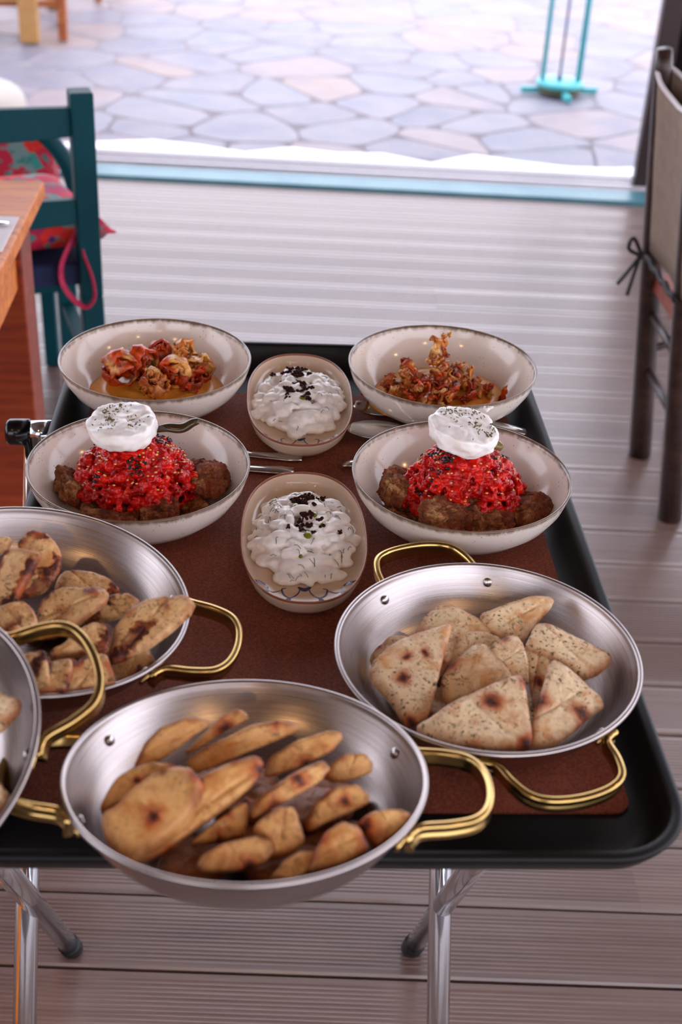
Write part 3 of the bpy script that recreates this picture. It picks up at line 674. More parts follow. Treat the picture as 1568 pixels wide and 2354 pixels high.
# ------------------------------------------------------------------ yogurt dip dishes
def oval(a, b, n=72, e=2.35): return [(math.copysign(abs(math.cos(t))**(2/e), math.cos(t))*a, math.copysign(abs(math.sin(t))**(2/e), math.sin(t))*b) for t in (2*math.pi*k/n for k in range(n))]
DA, DB = .0610, .1150
def dish_mesh():
    pf = [(.0, .0015), (.55, .0015), (.58, 0), (.62, 0), (.64, .003), (.82, .0050), (.945, .0130), (.99, .0215), (1.0, .0240), (.995, .0249), (.978, .0246), (.968, .0230), (.945, .0170), (.905, .0120), (.83, .0090), (.70, .0078), (.45, .0072), (0, .0070)]
    rim = []
    n = 72; m = MB(); idx = []; vs = []; fs = []
    for s, z in pf:
        if s == 0: idx.append([len(vs)]); vs.append((0, 0, z))
        else:
            d = (1-s)*DA; idx.append(list(range(len(vs), len(vs)+n))); vs += [(x, y, z) for x, y in oval(DA-d, DB-d)]
    for i in range(len(pf)-1):
        a, b = idx[i], idx[i+1]
        for k in range(n):
            k2 = (k+1) % n
            if len(a) == 1: fs.append((a[0], b[k2], b[k]))
            elif len(b) == 1: fs.append((a[k], a[k2], b[0]))
            else: fs.append((a[k], a[k2], b[k2], b[k]))
    return m.add(vs, fs)
def ribbon(mb, pts, wd, zf, lift=.0002):
    """thin brush stroke on the dish floor; wd is a list of half widths"""
    pts = spline([Vector((x, y, 0)) for x, y in pts], 5); N = len(pts); b = len(mb.v)
    for i, p in enumerate(pts):
        d = (pts[min(i+1, N-1)]-pts[max(i-1, 0)]).normalized(); s = Vector((-d.y, d.x, 0)); t = i/(N-1)*(len(wd)-1); k = min(int(t), len(wd)-2); ww = wd[k]*(1-(t-k))+wd[k+1]*(t-k)
        for e in (1, -1): q = p+s*ww*e; mb.v.append(Vector((q.x, q.y, zf(q.x, q.y)+lift)))
    mb.f += [(b+2*i, b+2*i+1, b+2*i+3, b+2*i+2) for i in range(N-1)]
def dip(cx, cy, sd, labels, near):
    zd = ZT; rn = random.Random(sd)
    ds = dish_mesh().build('dip_dish', 'dish', local=True); ds.location = (cx, cy, zd); tag(ds, labels[0], 'dish', 'oval dip dishes')
    MB().tube([(x, y, .0248) for x, y in oval(DA-.0007, DB-.0007)], .0012, 8, closed=True).build('rim_line', 'rim', ds, local=True)['label'] = 'terracotta painted rim'
    dt = BVHTree.FromPolygons([v.co.copy() for v in ds.data.vertices], [tuple(p.vertices) for p in ds.data.polygons])
    zf = lambda x, y: (dt.ray_cast(Vector((x, y, .1)), Vector((0, 0, -1)))[0] or Vector((0, 0, .006))).z
    fm = MB(); y0 = -.078
    for sg in (1, -1):
        ribbon(fm, [(sg*.004, y0+.012), (sg*.006, y0+.002), (sg*.013, y0-.005), (sg*.019, y0-.001), (sg*.021, y0+.008), (sg*.017, y0+.010)], [.0004, .0007, .0009, .0008, .0005], zf)
        ribbon(fm, [(sg*.0125, y0-.004), (sg*.0155, y0-.010), (sg*.0125, y0-.016)], [.0004, .0031, .0002], zf, .0003); ribbon(fm, [(sg*.0135, y0-.014), (sg*.0190, y0-.019), (sg*.0225, y0-.0195)], [.0012, .0006, .0002], zf, .0003)
        ribbon(fm, [(sg*.022, y0+.006), (sg*.029, y0+.003), (sg*.036, y0+.007)], [.0004, .0007, .0004], zf)
        ribbon(fm, [(sg*.034, y0+.011), (sg*.0365, y0+.003), (sg*.0350, y0-.009)], [.0006, .0034, .0002], zf, .0003)
        ribbon(fm, [(sg*.036, y0+.014), (sg*.043, y0+.018), (sg*.050, y0+.018)], [.0004, .0025, .0002], zf, .0003)
    ribbon(fm, [(-.006, y0+.012), (0, y0+.008), (.006, y0+.012)], [.001, .003, .001], zf, .0003)
    fm.build('floral_motif', 'blue', ds, local=True, smooth=False)['label'] = 'cobalt blue scroll and leaf motif'
    m = MB().ball((cx, cy+.010, zd+.012), (.048, .073, .013), 20, 12)
    for k in range(150):
        a = rn.uniform(0, 6.283); q = math.sqrt(rn.random()); x, y = .049*q*math.cos(a), .012+.075*q*math.sin(a); h = .024*(1-q**2.6)
        r = rn.uniform(.004, .010); e = rn.uniform(.8, 1.7); m.ball((cx+x, cy+y, zd+.010+h*rn.uniform(.75, 1.05)), (r*e, r*rn.uniform(.7, 1.2), r*rn.uniform(.55, .85)), 9, 6)
    for k in range(46):      # sweeping ridges left by the spoon
        a = rn.uniform(0, 6.283); q = rn.uniform(.25, .95); x, y = .049*q*math.cos(a), .012+.074*q*math.sin(a); ang = a+1.57+rn.uniform(-.6, .6); L = rn.uniform(.006, .016); r = rn.uniform(.0028, .0055)
        h = .012+.024*(1-q**2.6)
        for s in range(7): t = s/6-.5; m.ball((cx+x+L*2*t*math.cos(ang)-.006*t*t*math.cos(a), cy+y+L*2*t*math.sin(ang)-.006*t*t*math.sin(a), zd+h-.008*t*t), (r*(1-abs(t)), r*(1-abs(t)), r*.8*(1-abs(t))), 7, 5)
    yg = remesh('yogurt_dip', m, .0012, 'yogurt', loc=(cx, cy, zd+.006), smooth=4, disp=.0012, dsc=90); tag(yg, labels[1], 'dip', 'yogurt dips')
    tree = bvh(yg); cr, dl, ol = MB(), MB(), MB()
    for k in range(84 if near else 92):
        t = rn.random(); x = cx+(.004 if near else -.002)+rn.gauss(0, .009)*(.7+.6*math.sin(t*9)); y = cy+(-.022+.078*t if near else -.026+.090*t)
        h, nn = drop(tree, x, y)
        if h is None or noise.noise(Vector((x*110, y*110, sd))) < -.16: continue
        for q in range(rn.randint(4, 8)):
            r = rn.uniform(.0009, .0020); cr.ball(h+Vector((rn.uniform(-.0028, .0028), rn.uniform(-.0028, .0028), rn.uniform(.0002, .0018))), (r, r, r*.9), 6, 4)
    for k in range(80 if near else 34):
        a = rn.uniform(0, 6.283); q = math.sqrt(rn.random()); x, y = cx+.050*q*math.cos(a), cy+.006+.082*q*math.sin(a); pp = []; an = rn.uniform(0, 6.28)
        for s in range(5):
            h, nn = drop(tree, x, y)
            if h is None: break
            pp.append(h+Vector((0, 0, .0006+.0012*math.sin(s)))); x += .0017*math.cos(an); y += .0017*math.sin(an); an += rn.uniform(-.7, .7)
        if len(pp) > 2: dl.tube(pp, .00028, 4)
    for x, y, l in ((.014, .050, .009), (.003, -.020, .008), (-.008, .030, .006), (.018, .000, .006), (-.004, -.041, .004), (.010, .012, .006))[:6 if near else 2]:
        h, nn = drop(tree, cx+x, cy+y)
        if h: MB().ball(h, (l*.55, l, .0012), 10, 6).build('oil_drop', 'oil', yg)
    tag(cr.build('dark_crumbs', 'crumb', yg), 'dark olive crumbs down the middle', kind='stuff'); tag(dl.build('dill_threads', 'dill', yg), 'fine green dill threads', kind='stuff')
dip(.0375, 1.043, 31, ('oval beige dish with terracotta rim and blue motif nearest the bread pans', 'white yogurt dip with dark crumbs and plenty of dill, in the nearer dish'), True)
dip(.0370, 1.330, 47, ('oval beige dish with terracotta rim between the two puree bowls', 'white yogurt dip with a long streak of dark crumbs, in the farther dish'), False)

# ------------------------------------------------------------------ cutlery on the tray
def spoon(name, p, q, wd, blen, label, mat='steel', bowl=True, group='cutlery on the tray', z=ZT, cat='spoon', hw=.0058):
    """p = tip of the bowl, q = end of the handle"""
    p, q = Vector((p[0], p[1], 0)), Vector((q[0], q[1], 0)); L = (q-p).length; d = (q-p)/L; s = Vector((-d.y, d.x, 0)); t = empty(name, (p.x, p.y, z), label, cat, group)
    if bowl:
        nu, nv = 14, 10; T, B = [], []
        for i in range(nu+1):
            u = i/nu; ww = wd/2*(math.sin(math.pi*min(1, u*.93+.035))**.6)*(1-.18*u)
            for j in range(nv+1):
                v = 2*j/nv-1; dz = .011*(1-v*v)*math.sin(math.pi*min(1, u*.9+.05))
                b = p+d*(u*blen)+s*v*ww; T.append(Vector((b.x, b.y, z+.0135-dz))); B.append(Vector((b.x, b.y, z+.0125-dz)))
        W = nv+1; K = len(T); fs = []
        for i in range(nu):
            for j in range(nv): a = i*W+j; fs += [(a, a+1, a+W+1, a+W), (K+a, K+a+W, K+a+W+1, K+a+1)]
            fs += [(i*W, i*W+W, K+i*W+W, K+i*W), (i*W+nv, K+i*W+nv, K+i*W+W+nv, i*W+W+nv)]
        for j in range(nv): a = nu*W+j; fs += [(j, K+j, K+j+1, j+1), (a, a+1, K+a+1, K+a)]
        MB().add(T+B, fs).build('spoon_bowl', mat, t)
    hs = [p+d*(blen*.94 if bowl else .0)]; L0 = blen*.94 if bowl else 0.
    pr = [(math.cos(2*math.pi*k/12), .32*math.sin(2*math.pi*k/12)) for k in range(12)]; pts, rs = [], []
    for k in range(15):
        f = k/14; b = p+d*(L0+(L-L0)*f); zz = z+(.0115+.004*math.sin(f*math.pi)-.0085*f**2.2 if bowl else .0028); pts.append(Vector((b.x, b.y, zz)))
        rs.append((.0030+.0016*f+hw*.62*f**3)*(1 if f < .97 else .62))
    MB().tube(pts, rs, 12, prof=pr, up=(0, 0, 1)).build('handle', mat, t); return t
spoon('serving_spoon', (.099, 1.338), (.306, 1.292), .040, .066, 'steel serving spoon with its bowl against the far right bowl')
spoon('serving_spoon', (.0905, 1.2790), (.303, 1.270), .046, .070, 'steel serving spoon with a broad bowl beside the right tomato bowl')
spoon('table_spoon', (.27, 1.206), (.082, 1.214), .036, .055, 'steel spoon whose handle end peeps out left of the right tomato bowl')
spoon('table_knife', (-.175, 1.252), (.039, 1.2265), .02, .03, 'steel knife handle pointing at the farther dip dish', bowl=False, cat='knife', hw=.0085)
spoon('table_fork', (-.175, 1.212), (.030, 1.199), .02, .03, 'steel fork handle end just behind the nearer dip dish', bowl=False, cat='fork', hw=.0085)

# ------------------------------------------------------------------ two-handled aluminium pans
PR, DEP = .126, .050
def pan_profile():
    out = [(0, 0), (.060, 0), (.078, .0003), (.086, .0022), (.097, .0095), (.108, .0215), (.117, .036), (.1232, .0475)]
    out = [(p.x, p.y) for p in spline([Vector((a, b, 0)) for a, b in out], 4)]
    bead = [(.1240+.0023*math.cos(R(t)), .0490+.0023*math.sin(R(t))) for t in range(-70, 200, 30)]
    inn = [(.1212, .0475), (.1152, .0365), (.1062, .0228), (.0952, .0112), (.0850, .0045), (.076, .0022), (.05, .0018), (0, .0018)]
    inn = [(p.x, p.y) for p in spline([Vector((a, b, 0)) for a, b in inn], 4)]
    return out+bead+inn
PM = MB().lathe(pan_profile(), 128).mesh('pan', 'alu')
def pan_parts(root, ang):
    for a0 in (ang, ang+180):
        def pt(a, r, z): return Vector((r*math.cos(R(a0+a)), r*math.sin(R(a0+a)), z))
        path = spline([pt(-27, .1240, .0365), pt(-24, .1245, .0375), pt(-20.5, .129, .0385), pt(-17, .146, .0395), pt(-13, .1605, .0400), pt(-7.5, .1665, .0400), pt(0, .1680, .0400), pt(7.5, .1665, .0400), pt(13, .1605, .0400), pt(17, .146, .0395), pt(20.5, .129, .0385), pt(24, .1245, .0375), pt(27, .1240, .0365)], 5)
        N = len(path); pf = []
        for k in range(20):       # double-ribbed cast strap
            t = 2*math.pi*k/20; rr = 1-.26*abs(math.cos(t))**0*max(0, 1-abs(math.sin(t)*0+math.cos(t))*1.9); pf.append((.95*math.cos(t)*(.62), math.sin(t)*1.0*(1 if abs(math.cos(t)) < .3 else .96)))
        pf = [(.56, -.95), (.60, -.55), (.44, -.18), (.36, 0), (.44, .18), (.60, .55), (.56, .95), (.30, 1.12), (-.20, 1.12), (-.44, .9), (-.46, .4), (-.46, -.4), (-.44, -.9), (-.20, -1.12), (.30, -1.12)]
        # profile x: away from the loop, y: along pan height
        rs = [.0058*(1.0+.25*max(0, abs(2*i/(N-1)-1)-.75)*4) for i in range(N)]
        h = MB().tube(path, rs, prof=[(a, b) for a, b in pf], up=(0, 0, 1)).build('handle', 'brass', root, local=True)
        for s in (-1, 1):
            p = pt(24*s, .1222, .0378); fl_ = MB(); d = Vector((p.x, p.y, 0)).normalized(); t = Vector((-d.y, d.x, 0)); nn = (d*.93-Vector((0, 0, .36))).normalized(); bb = nn.cross(t)
            c = pt(25.5*s, .1176, .0372); pl = []
            for e in (-.0005, .0024): pl += [c+nn*(e+.0018)+t*(.0125*math.cos(q))+bb*(.0065*math.sin(q)) for q in (2*math.pi*k/16 for k in range(16))]
            fl_.add(pl, [(k, (k+1) % 16, 16+(k+1) % 16, 16+k) for k in range(16)]+[tuple(range(15, -1, -1)), tuple(range(16, 32))]).build('flange', 'brass', h, local=True)
            for nm, q, r in (('rivet', c+nn*.0040, .0036), ('rivet', pt(25.5*s, .1148, .0375)-nn*.0002, .0042)):
                b = MB().ball((0, 0, 0), (r, r, r*.45), 12, 8); m = nn.to_track_quat('Z', 'Y').to_matrix()
                for v in b.v: v.xyz = m @ v + q
                b.build(nm, 'alu_plain', root, local=True)
def pan(c, tx, ty, ang, label, sd):
    n = Vector((-math.tan(R(ty)), -math.tan(R(tx)), 1)).normalized(); q = Vector((0, 0, 1)).rotation_difference(n)
    o = bpy.data.objects.new('two_handled_pan', PM); COL.objects.link(o); o.rotation_mode = 'QUATERNION'; o.rotation_quaternion = q; o.location = Vector(c)-n*DEP
    tag(o, label, 'pan', 'two-handled aluminium pans'); pan_parts(o, ang); return o
pan((.184, .829, .8155), 0, 0, -73, 'aluminium pan with brass handles holding herbed pita triangles, beside the tray edge', 1)
pan((-.010, .660, .841), -10.3, 0, -4, 'aluminium pan overhanging the front lip of the tray, full of pita strips', 2)
pan((-.1845, .853, .849), 0, -9.2, -8, 'aluminium pan of dark grilled pita touching the left tomato bowl', 3)
pan((-.2728, .6585, .860), 16.9, 7.8, 22, 'aluminium pan cut off by the left frame edge, resting on its neighbours', 4)

# ------------------------------------------------------------------ pieces of grilled pita
BREAD = {}
BREAD['R'] = [
 ((0.1219,0.8116,0.8121),(-0.116,-0.213,0.97),[(346,450),(351,392),(271,168),(205,-42),(141,-255),(58,-485),(-81,-554),(-135,-511),(-229,-282),(-350,-91),(-367,18),(-320,130),(-166,274),(38,374),(237,414)]),
 ((0.1272,0.8497,0.7982),(-0.116,-0.213,0.97),[(-392,-18),(-302,105),(-207,195),(-36,191),(195,239),(363,245),(416,196),(360,34),(206,-233),(-24,-478),(-224,-324),(-354,-152)]),
 ((0.165,0.8774,0.8061),(-0.048,-0.242,0.969),[(-374,-57),(-249,150),(-143,234),(-22,235),(152,97),(305,-13),(317,-66),(239,-186),(14,-224),(-239,-169)]),
 ((0.2243,0.8841,0.812),(0.091,-0.409,0.908),[(-391,-20),(-108,118),(74,199),(256,232),(291,183),(255,114),(150,-18),(53,-147),(-36,-294),(-206,-229),(-339,-138)]),
 ((0.1738,0.8494,0.8001),(-0.276,-0.276,0.921),[(-34,221),(114,181),(272,83),(227,-51),(10,-127),(-146,-175),(-278,-185),(-164,54)]),
 ((0.2579,0.8363,0.8121),(0.048,-0.242,0.969),[(-273,298),(-189,285),(6,181),(190,87),(332,-22),(313,-91),(192,-202),(51,-268),(-29,-198),(-183,-96),(-410,25)]),
 ((0.1695,0.811,0.8061),(-0.233,-0.279,0.931),[(65,297),(-239,70),(-276,-63),(-258,-255),(-102,-247),(126,-212),(325,-86),(214,215),(145,279)]),
 ((0.2052,0.822,0.815),(-0.048,-0.287,0.957),[(29,248),(-187,132),(-152,-29),(-77,-168),(12,-187),(96,-224),(111,-85),(103,92),(66,220)]),
 ((0.1778,0.7496,0.8171),(-0.059,-0.196,0.979),[(-630,-78),(-208,196),(266,419),(297,320),(285,127),(276,-181),(251,-305),(-92,-297),(-446,-201)]),
 ((0.2358,0.7665,0.8151),(0.146,-0.194,0.97),[(-5,458),(-58,412),(-119,218),(-215,-50),(-288,-287),(-296,-443),(-188,-427),(-79,-383),(106,-207),(203,-96),(351,26),(334,101),(175,279),(79,399)]),
 ((0.2244,0.8203,0.8022),(-0.188,-0.282,0.941),[(-50,276),(66,207),(143,114),(81,-100),(-19,-253),(-85,-325),(-73,-61),(-63,141)]),
]
BREAD['F'] = [
 ((-0.0727,0.6015,0.8622),(-0.255,-0.306,0.917),[(-318,48),(-222,75),(-116,165),(44,268),(204,300),(288,266),(355,156),(327,37),(240,-92),(106,-194),(-8,-260),(-108,-316),(-199,-251),(-283,-157),(-310,-45)]),
 ((-0.035,0.6117,0.8582),(0.15,-0.501,0.852),[(281,370),(345,355),(359,301),(302,174),(171,31),(0,-137),(-199,-328),(-356,-427),(-423,-422),(-309,-297),(-154,-126),(-64,54),(-54,172),(101,279)]),
 ((-0.0604,0.6758,0.8548),(0.1,-0.752,0.652),[(-246,-223),(-191,-50),(-98,71),(62,157),(168,161),(223,159),(224,111),(121,20),(-56,-153),(-209,-254)]),
 ((-0.0874,0.6392,0.8482),(-0.101,-0.504,0.858),[(25,114),(-92,46),(-161,-46),(-206,-142),(-200,-190),(5,-89),(210,27),(269,127),(151,152)]),
 ((-0.0299,0.6921,0.8481),(0.1,-0.752,0.652),[(124,169),(187,143),(208,102),(53,3),(-93,-121),(-199,-201),(-211,-178),(-105,-40),(37,124)]),
 ((-0.0126,0.6751,0.85),(0.149,-0.747,0.648),[(-361,-175),(-259,-73),(-49,82),(61,159),(226,213),(377,216),(377,164),(212,55),(94,-14),(-90,-134),(-270,-249),(-317,-242)]),
 ((0.0298,0.667,0.85),(0.15,-0.699,0.699),[(-239,-164),(-223,-60),(-55,85),(148,185),(243,195),(271,157),(206,52),(15,-81),(-144,-166),(-223,-203)]),
 ((0.0193,0.6243,0.8562),(0.198,-0.693,0.693),[(-205,-172),(-175,-78),(-4,104),(197,251),(267,210),(209,108),(28,-45),(-116,-154),(-202,-225)]),
 ((0.0635,0.6623,0.8422),(0.149,-0.648,0.747),[(-133,16),(-50,92),(82,113),(158,60),(157,-9),(61,-66),(-101,-114),(-175,-92)]),
 ((0.0527,0.6189,0.848),(0.204,-0.612,0.764),[(-201,-149),(-158,-13),(-53,120),(112,176),(206,124),(215,68),(97,-18),(-57,-113),(-160,-195)]),
 ((0.083,0.6001,0.8521),(0.15,-0.501,0.852),[(-87,76),(93,117),(171,95),(170,46),(24,-109),(-63,-160),(-127,-66),(-181,1)]),
 ((0.0501,0.5769,0.8559),(0.099,-0.445,0.89),[(26,172),(137,147),(205,11),(95,-67),(-57,-143),(-172,-160),(-152,-49),(-80,89)]),
 ((0.0233,0.5681,0.848),(0.101,-0.404,0.909),[(-152,-80),(-78,25),(35,105),(132,116),(114,2),(28,-66),(-79,-102)]),
 ((-0.0145,0.5718,0.8518),(0.1,-0.597,0.796),[(-240,-71),(-204,-2),(-68,79),(112,138),(213,118),(241,53),(203,-14),(55,-75),(-105,-110),(-208,-116)]),
 ((0.0127,0.5932,0.8522),(0.246,-0.394,0.886),[(-155,21),(-27,167),(89,186),(197,-18),(99,-111),(-16,-168),(-64,-62),(-122,-16)]),
 ((-0.0212,0.607,0.8451),(0.199,-0.497,0.845),[(120,171),(146,112),(138,-61),(-60,-131),(-210,-165),(-146,-77),(-46,23),(56,128)]),
]
BREAD['B'] = [
 ((-0.2026,0.842,0.8738),(-0.252,-0.453,0.855),[(-218,183),(42,266),(278,158),(198,7),(99,-148),(19,-256),(-164,-204),(-254,-6)]),
 ((-0.1814,0.8759,0.866),(0.202,-0.555,0.807),[(-223,128),(-146,257),(-10,254),(79,193),(127,134),(179,29),(159,-73),(128,-176),(78,-264),(-101,-351),(-105,-154),(-164,25)]),
 ((-0.1898,0.8028,0.8619),(-0.049,-0.345,0.937),[(-199,105),(33,178),(110,115),(158,9),(120,-73),(11,-131),(-58,-129),(-176,-74)]),
 ((-0.1535,0.8283,0.8561),(-0.05,-0.301,0.952),[(-130,188),(159,187),(238,202),(301,139),(292,40),(181,-66),(43,-186),(-94,-260),(-297,-273),(-255,-139),(-245,42),(-193,126)]),
 ((-0.1457,0.8801,0.842),(0.0,-0.406,0.914),[(-257,69),(-204,117),(14,121),(144,76),(243,-2),(266,-64),(145,-116),(-65,-140),(-286,-61)]),
 ((-0.1208,0.8478,0.8419),(0.0,-0.507,0.862),[(-46,103),(103,128),(201,72),(168,-13),(7,-102),(-238,-151),(-196,-37)]),
 ((-0.0888,0.8124,0.8531),(-0.05,-0.301,0.952),[(-48,231),(127,255),(274,272),(353,187),(325,112),(185,-51),(17,-192),(-179,-310),(-279,-343),(-306,-246),(-282,-34),(-188,117)]),
 ((-0.1379,0.7912,0.8501),(-0.049,-0.345,0.937),[(-91,75),(64,181),(199,164),(206,65),(186,-68),(128,-93),(-56,-106),(-254,-134),(-249,-76),(-133,-10)]),
 ((-0.1035,0.7998,0.8219),(0.0,-0.254,0.967),[(-149,20),(-9,94),(122,165),(200,38),(77,-94),(-93,-146),(-147,-77)]),
 ((-0.1318,0.7581,0.846),(0.049,-0.345,0.937),[(-10,166),(134,190),(237,-57),(68,-123),(-166,-180),(-150,-80),(-113,83)]),
 ((-0.153,0.7493,0.8501),(0.0,-0.346,0.938),[(-40,148),(106,161),(120,23),(90,-135),(-111,-145),(-122,-54),(-43,2)]),
 ((-0.1649,0.7468,0.8619),(0.0,-0.346,0.938),[(-139,112),(45,137),(71,48),(103,-121),(4,-154),(-84,-21)]),
 ((-0.2156,0.882,0.8761),(-0.1,-0.597,0.796),[(-80,51),(65,83),(90,54),(46,-43),(-25,-85),(-96,-60)]),
]
BREAD['L'] = [
 ((-0.1863,0.6849,0.878),(0.0,-0.1,0.995),[(-232,225),(-74,176),(54,124),(215,48),(207,-34),(106,-175),(-52,-259),(-226,-104)]),
 ((-0.1739,0.6153,0.862),(0.099,-0.099,0.99),[(-144,212),(44,103),(114,41),(121,-34),(82,-105),(-42,-172),(-175,-45)]),
]

BL_ = {
'R': ('herbed pita triangles', [
 'big herbed pita triangle with two round char spots, leftmost in the right pan', 'herbed pita triangle mostly hidden beneath the leftmost one, its rounded edge showing', 'pita piece with three blackened blisters at the back left of the right pan',
 'pita piece at the back of the right pan with a long burnt streak', 'shadowed pita piece between the leftmost triangle and the middle pieces', 'herbed pita triangle at the right, pointing at the pan wall',
 'pita piece in the middle of the right pan with a slanted dark spot', 'small pita corner standing upright in the middle with a herb patch', 'pale plain pita triangle nearest the front rim of the right pan', 'pita triangle with a charred right edge at the right front of the pan', 'dark narrow pita piece squeezed behind the front right triangle']),
'F': ('golden pita strips', [
 'broad rounded pita slice, leftmost and largest in the front pan', 'long leaf-shaped pita slice lying against the leftmost slice', 'pita slice leaning on the back left wall of the front pan', 'burnt dark red pita edge behind the leftmost slice',
 'narrow pita strip at the very back with a pale rounded tip', 'long knobbly pita strip in the second row from the back', 'pita slice with a pointed right end, third row from the back', 'long straight pita strip with a square pale end in the centre',
 'short pita strip with a white rounded end at the back right', 'speckled pita slice with a rounded end right of the centre', 'pita piece with a pale tip touching the right rim of the front pan', 'broad square-ended pita piece at the front right', 'dark low pita piece tucked under the square-ended one by the front rim',
 'long brown pita strip lying at the front of the pan', 'square pita piece with one round dark spot above the long brown strip', 'pita corner with a dark red triangle-shaped scorch, near the centre']),
'B': ('grilled pita pieces', [
 'folded pita flap with a burnt ridge, leftmost in the back pan', 'folded pita flap rising highest in the back pan, right of the leftmost flap', 'small rounded pita piece below the two folded flaps', 'broad pita piece with long black grill marks in the middle',
 'pita piece behind the middle one with a dark top edge', 'pale pita piece half hidden between the middle and the pointed one', 'large pointed pita piece reaching over the rim at the pan handle', 'pita piece with a blackened top right under the middle one',
 'dark red pita piece low at the right beneath the pointed one', 'pita strip at the front rim left of the low dark piece', 'pita strip with a black round spot at the front rim', 'square pita piece at the front rim beside the cut-off pan', 'tip of a pita piece at the far back left']),
'L': ('pita pieces in the cut-off pan', ['pale pita tip pointing right in the pan at the left frame edge', 'pita piece low at the front of the pan at the left frame edge'])}
def bread_piece(c, n, Q, mat, label, group, sd, th):
    n = Vector(n).normalized(); u = Vector((0, 1, 0)).cross(n).normalized(); w_ = n.cross(u)
    pl = [Vector((a*1e-4, b*1e-4)) for a, b in Q]
    for _ in range(2):
        o = []
        for i in range(len(pl)): a, b = pl[i], pl[(i+1) % len(pl)]; o += [a*.90+b*.10, a*.10+b*.90]
        pl = o
    P_ = [0.]
    for i in range(len(pl)): P_.append(P_[-1]+(pl[(i+1) % len(pl)]-pl[i]).length)
    N = 56; out = []; k = 0
    for i in range(N):
        t = P_[-1]*i/N
        while P_[k+1] < t: k += 1
        f = (t-P_[k])/max(1e-9, P_[k+1]-P_[k]); out.append(pl[k]*(1-f)+pl[(k+1) % len(pl)]*f)
    ctr = sum(out, Vector((0, 0)))/N; rad = max((p-ctr).length for p in out)
    rings = [(.22, 0), (.42, 0), (.60, 0), (.76, -.0001), (.88, -.0006), (.955, -.0017), (.99, -.0034), (1.0, -.0052), (.995, -th+.0036), (.965, -th+.0012), (.88, -th), (.5, -th)]
    vs = [Vector((ctr.x, ctr.y, 0))]; fs = []
    for s, z in rings: vs += [Vector((ctr.x+(p.x-ctr.x)*s, ctr.y+(p.y-ctr.y)*s, z)) for p in out]
    vs.append(Vector((ctr.x, ctr.y, -th))); L = len(vs)-1; rn = random.Random(sd); ca = rn.uniform(0, 3.14); amp = rn.uniform(.0012, .0028)
    for v in vs:
        d = (v.xy-ctr)/rad; top = 1 if v.z > -th*.7 else 0
        v.z += .0022*fbm((v.x, v.y, sd), 45, 2)+.0009*top*fbm((v.x, v.y, sd+5), 150, 2) - .0014*d.length_squared + amp*.5*math.sin(3.2*(d.x*math.cos(ca)+d.y*math.sin(ca)))
        if top: v.z -= .0016*max(0, 1-abs(math.sin(5.2*(d.x*math.cos(ca+1)+d.y*math.sin(ca+1))+rn.random()*0))*5)
        v.x += .0007*fbm((v.y, v.z, sd), 160, 2); v.y += .0007*fbm((v.x, v.z, sd+3), 160, 2)
    for k in range(N):
        fs.append((0, 1+k, 1+(k+1) % N)); b = 1+(len(rings)-1)*N; fs.append((L, b+(k+1) % N, b+k))
        for i in range(len(rings)-1): a, b = 1+i*N, 1+(i+1)*N; fs.append((a+k, b+k, b+(k+1) % N, a+(k+1) % N))
    mb = MB().add(vs, fs); ob = mb.build('pita_piece', mat, local=True)
    at = ob.data.attributes.new('rim', 'FLOAT', 'POINT'); at.data.foreach_set('value', [0.]+[rg[0] if j < 8 else (.93 if j < 10 else 1.) for j, rg in enumerate(rings) for _ in range(N)]+[1.])
    ob.matrix_world = Matrix(((u.x, w_.x, n.x, c[0]), (u.y, w_.y, n.y, c[1]), (u.z, w_.z, n.z, c[2]), (0, 0, 0, 1)))
    tag(ob, label, 'pita bread', group); return ob

for key, L in BREAD.items():
    g, labs = BL_[key]
    for i, (c, n, Q) in enumerate(L): bread_piece(c, n, Q, MT['bread_'+{'L': 'R'}.get(key, key)], labs[i], g+' in the pan', i*7.3+ord(key), {'R': .0105, 'F': .016, 'B': .010, 'L': .011}[key])

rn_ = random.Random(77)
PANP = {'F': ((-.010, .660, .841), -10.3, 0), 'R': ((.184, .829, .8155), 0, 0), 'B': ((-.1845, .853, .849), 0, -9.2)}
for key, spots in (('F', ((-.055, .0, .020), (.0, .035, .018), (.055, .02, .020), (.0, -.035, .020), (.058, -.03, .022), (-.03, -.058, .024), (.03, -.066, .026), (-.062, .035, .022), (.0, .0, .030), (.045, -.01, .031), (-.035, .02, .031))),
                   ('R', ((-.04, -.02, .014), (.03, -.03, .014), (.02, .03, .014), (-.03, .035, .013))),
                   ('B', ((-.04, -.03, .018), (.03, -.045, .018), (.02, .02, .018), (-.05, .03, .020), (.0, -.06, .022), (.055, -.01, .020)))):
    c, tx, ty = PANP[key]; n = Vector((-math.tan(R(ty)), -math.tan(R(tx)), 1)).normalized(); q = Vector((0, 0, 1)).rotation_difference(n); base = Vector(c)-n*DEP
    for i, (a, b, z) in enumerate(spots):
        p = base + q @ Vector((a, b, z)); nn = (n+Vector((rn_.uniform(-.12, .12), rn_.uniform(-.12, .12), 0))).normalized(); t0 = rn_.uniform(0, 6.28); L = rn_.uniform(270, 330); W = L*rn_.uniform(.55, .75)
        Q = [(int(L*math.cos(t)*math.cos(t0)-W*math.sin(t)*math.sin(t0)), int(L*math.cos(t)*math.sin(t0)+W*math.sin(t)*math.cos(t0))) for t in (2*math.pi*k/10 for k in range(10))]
        bread_piece(tuple(p), tuple(nn), Q, MT['bread_D' if key != 'R' else 'bread_R'], {'F': 'pita slice at the bottom of the front pan under the strips', 'R': 'pita piece at the bottom of the right pan under the triangles', 'B': 'pita piece at the bottom of the back pan under the grilled pieces'}[key], 'bottom layer of pita in the %s pan' % {'F': 'front', 'R': 'right', 'B': 'back'}[key], i*3.7+200, .011)

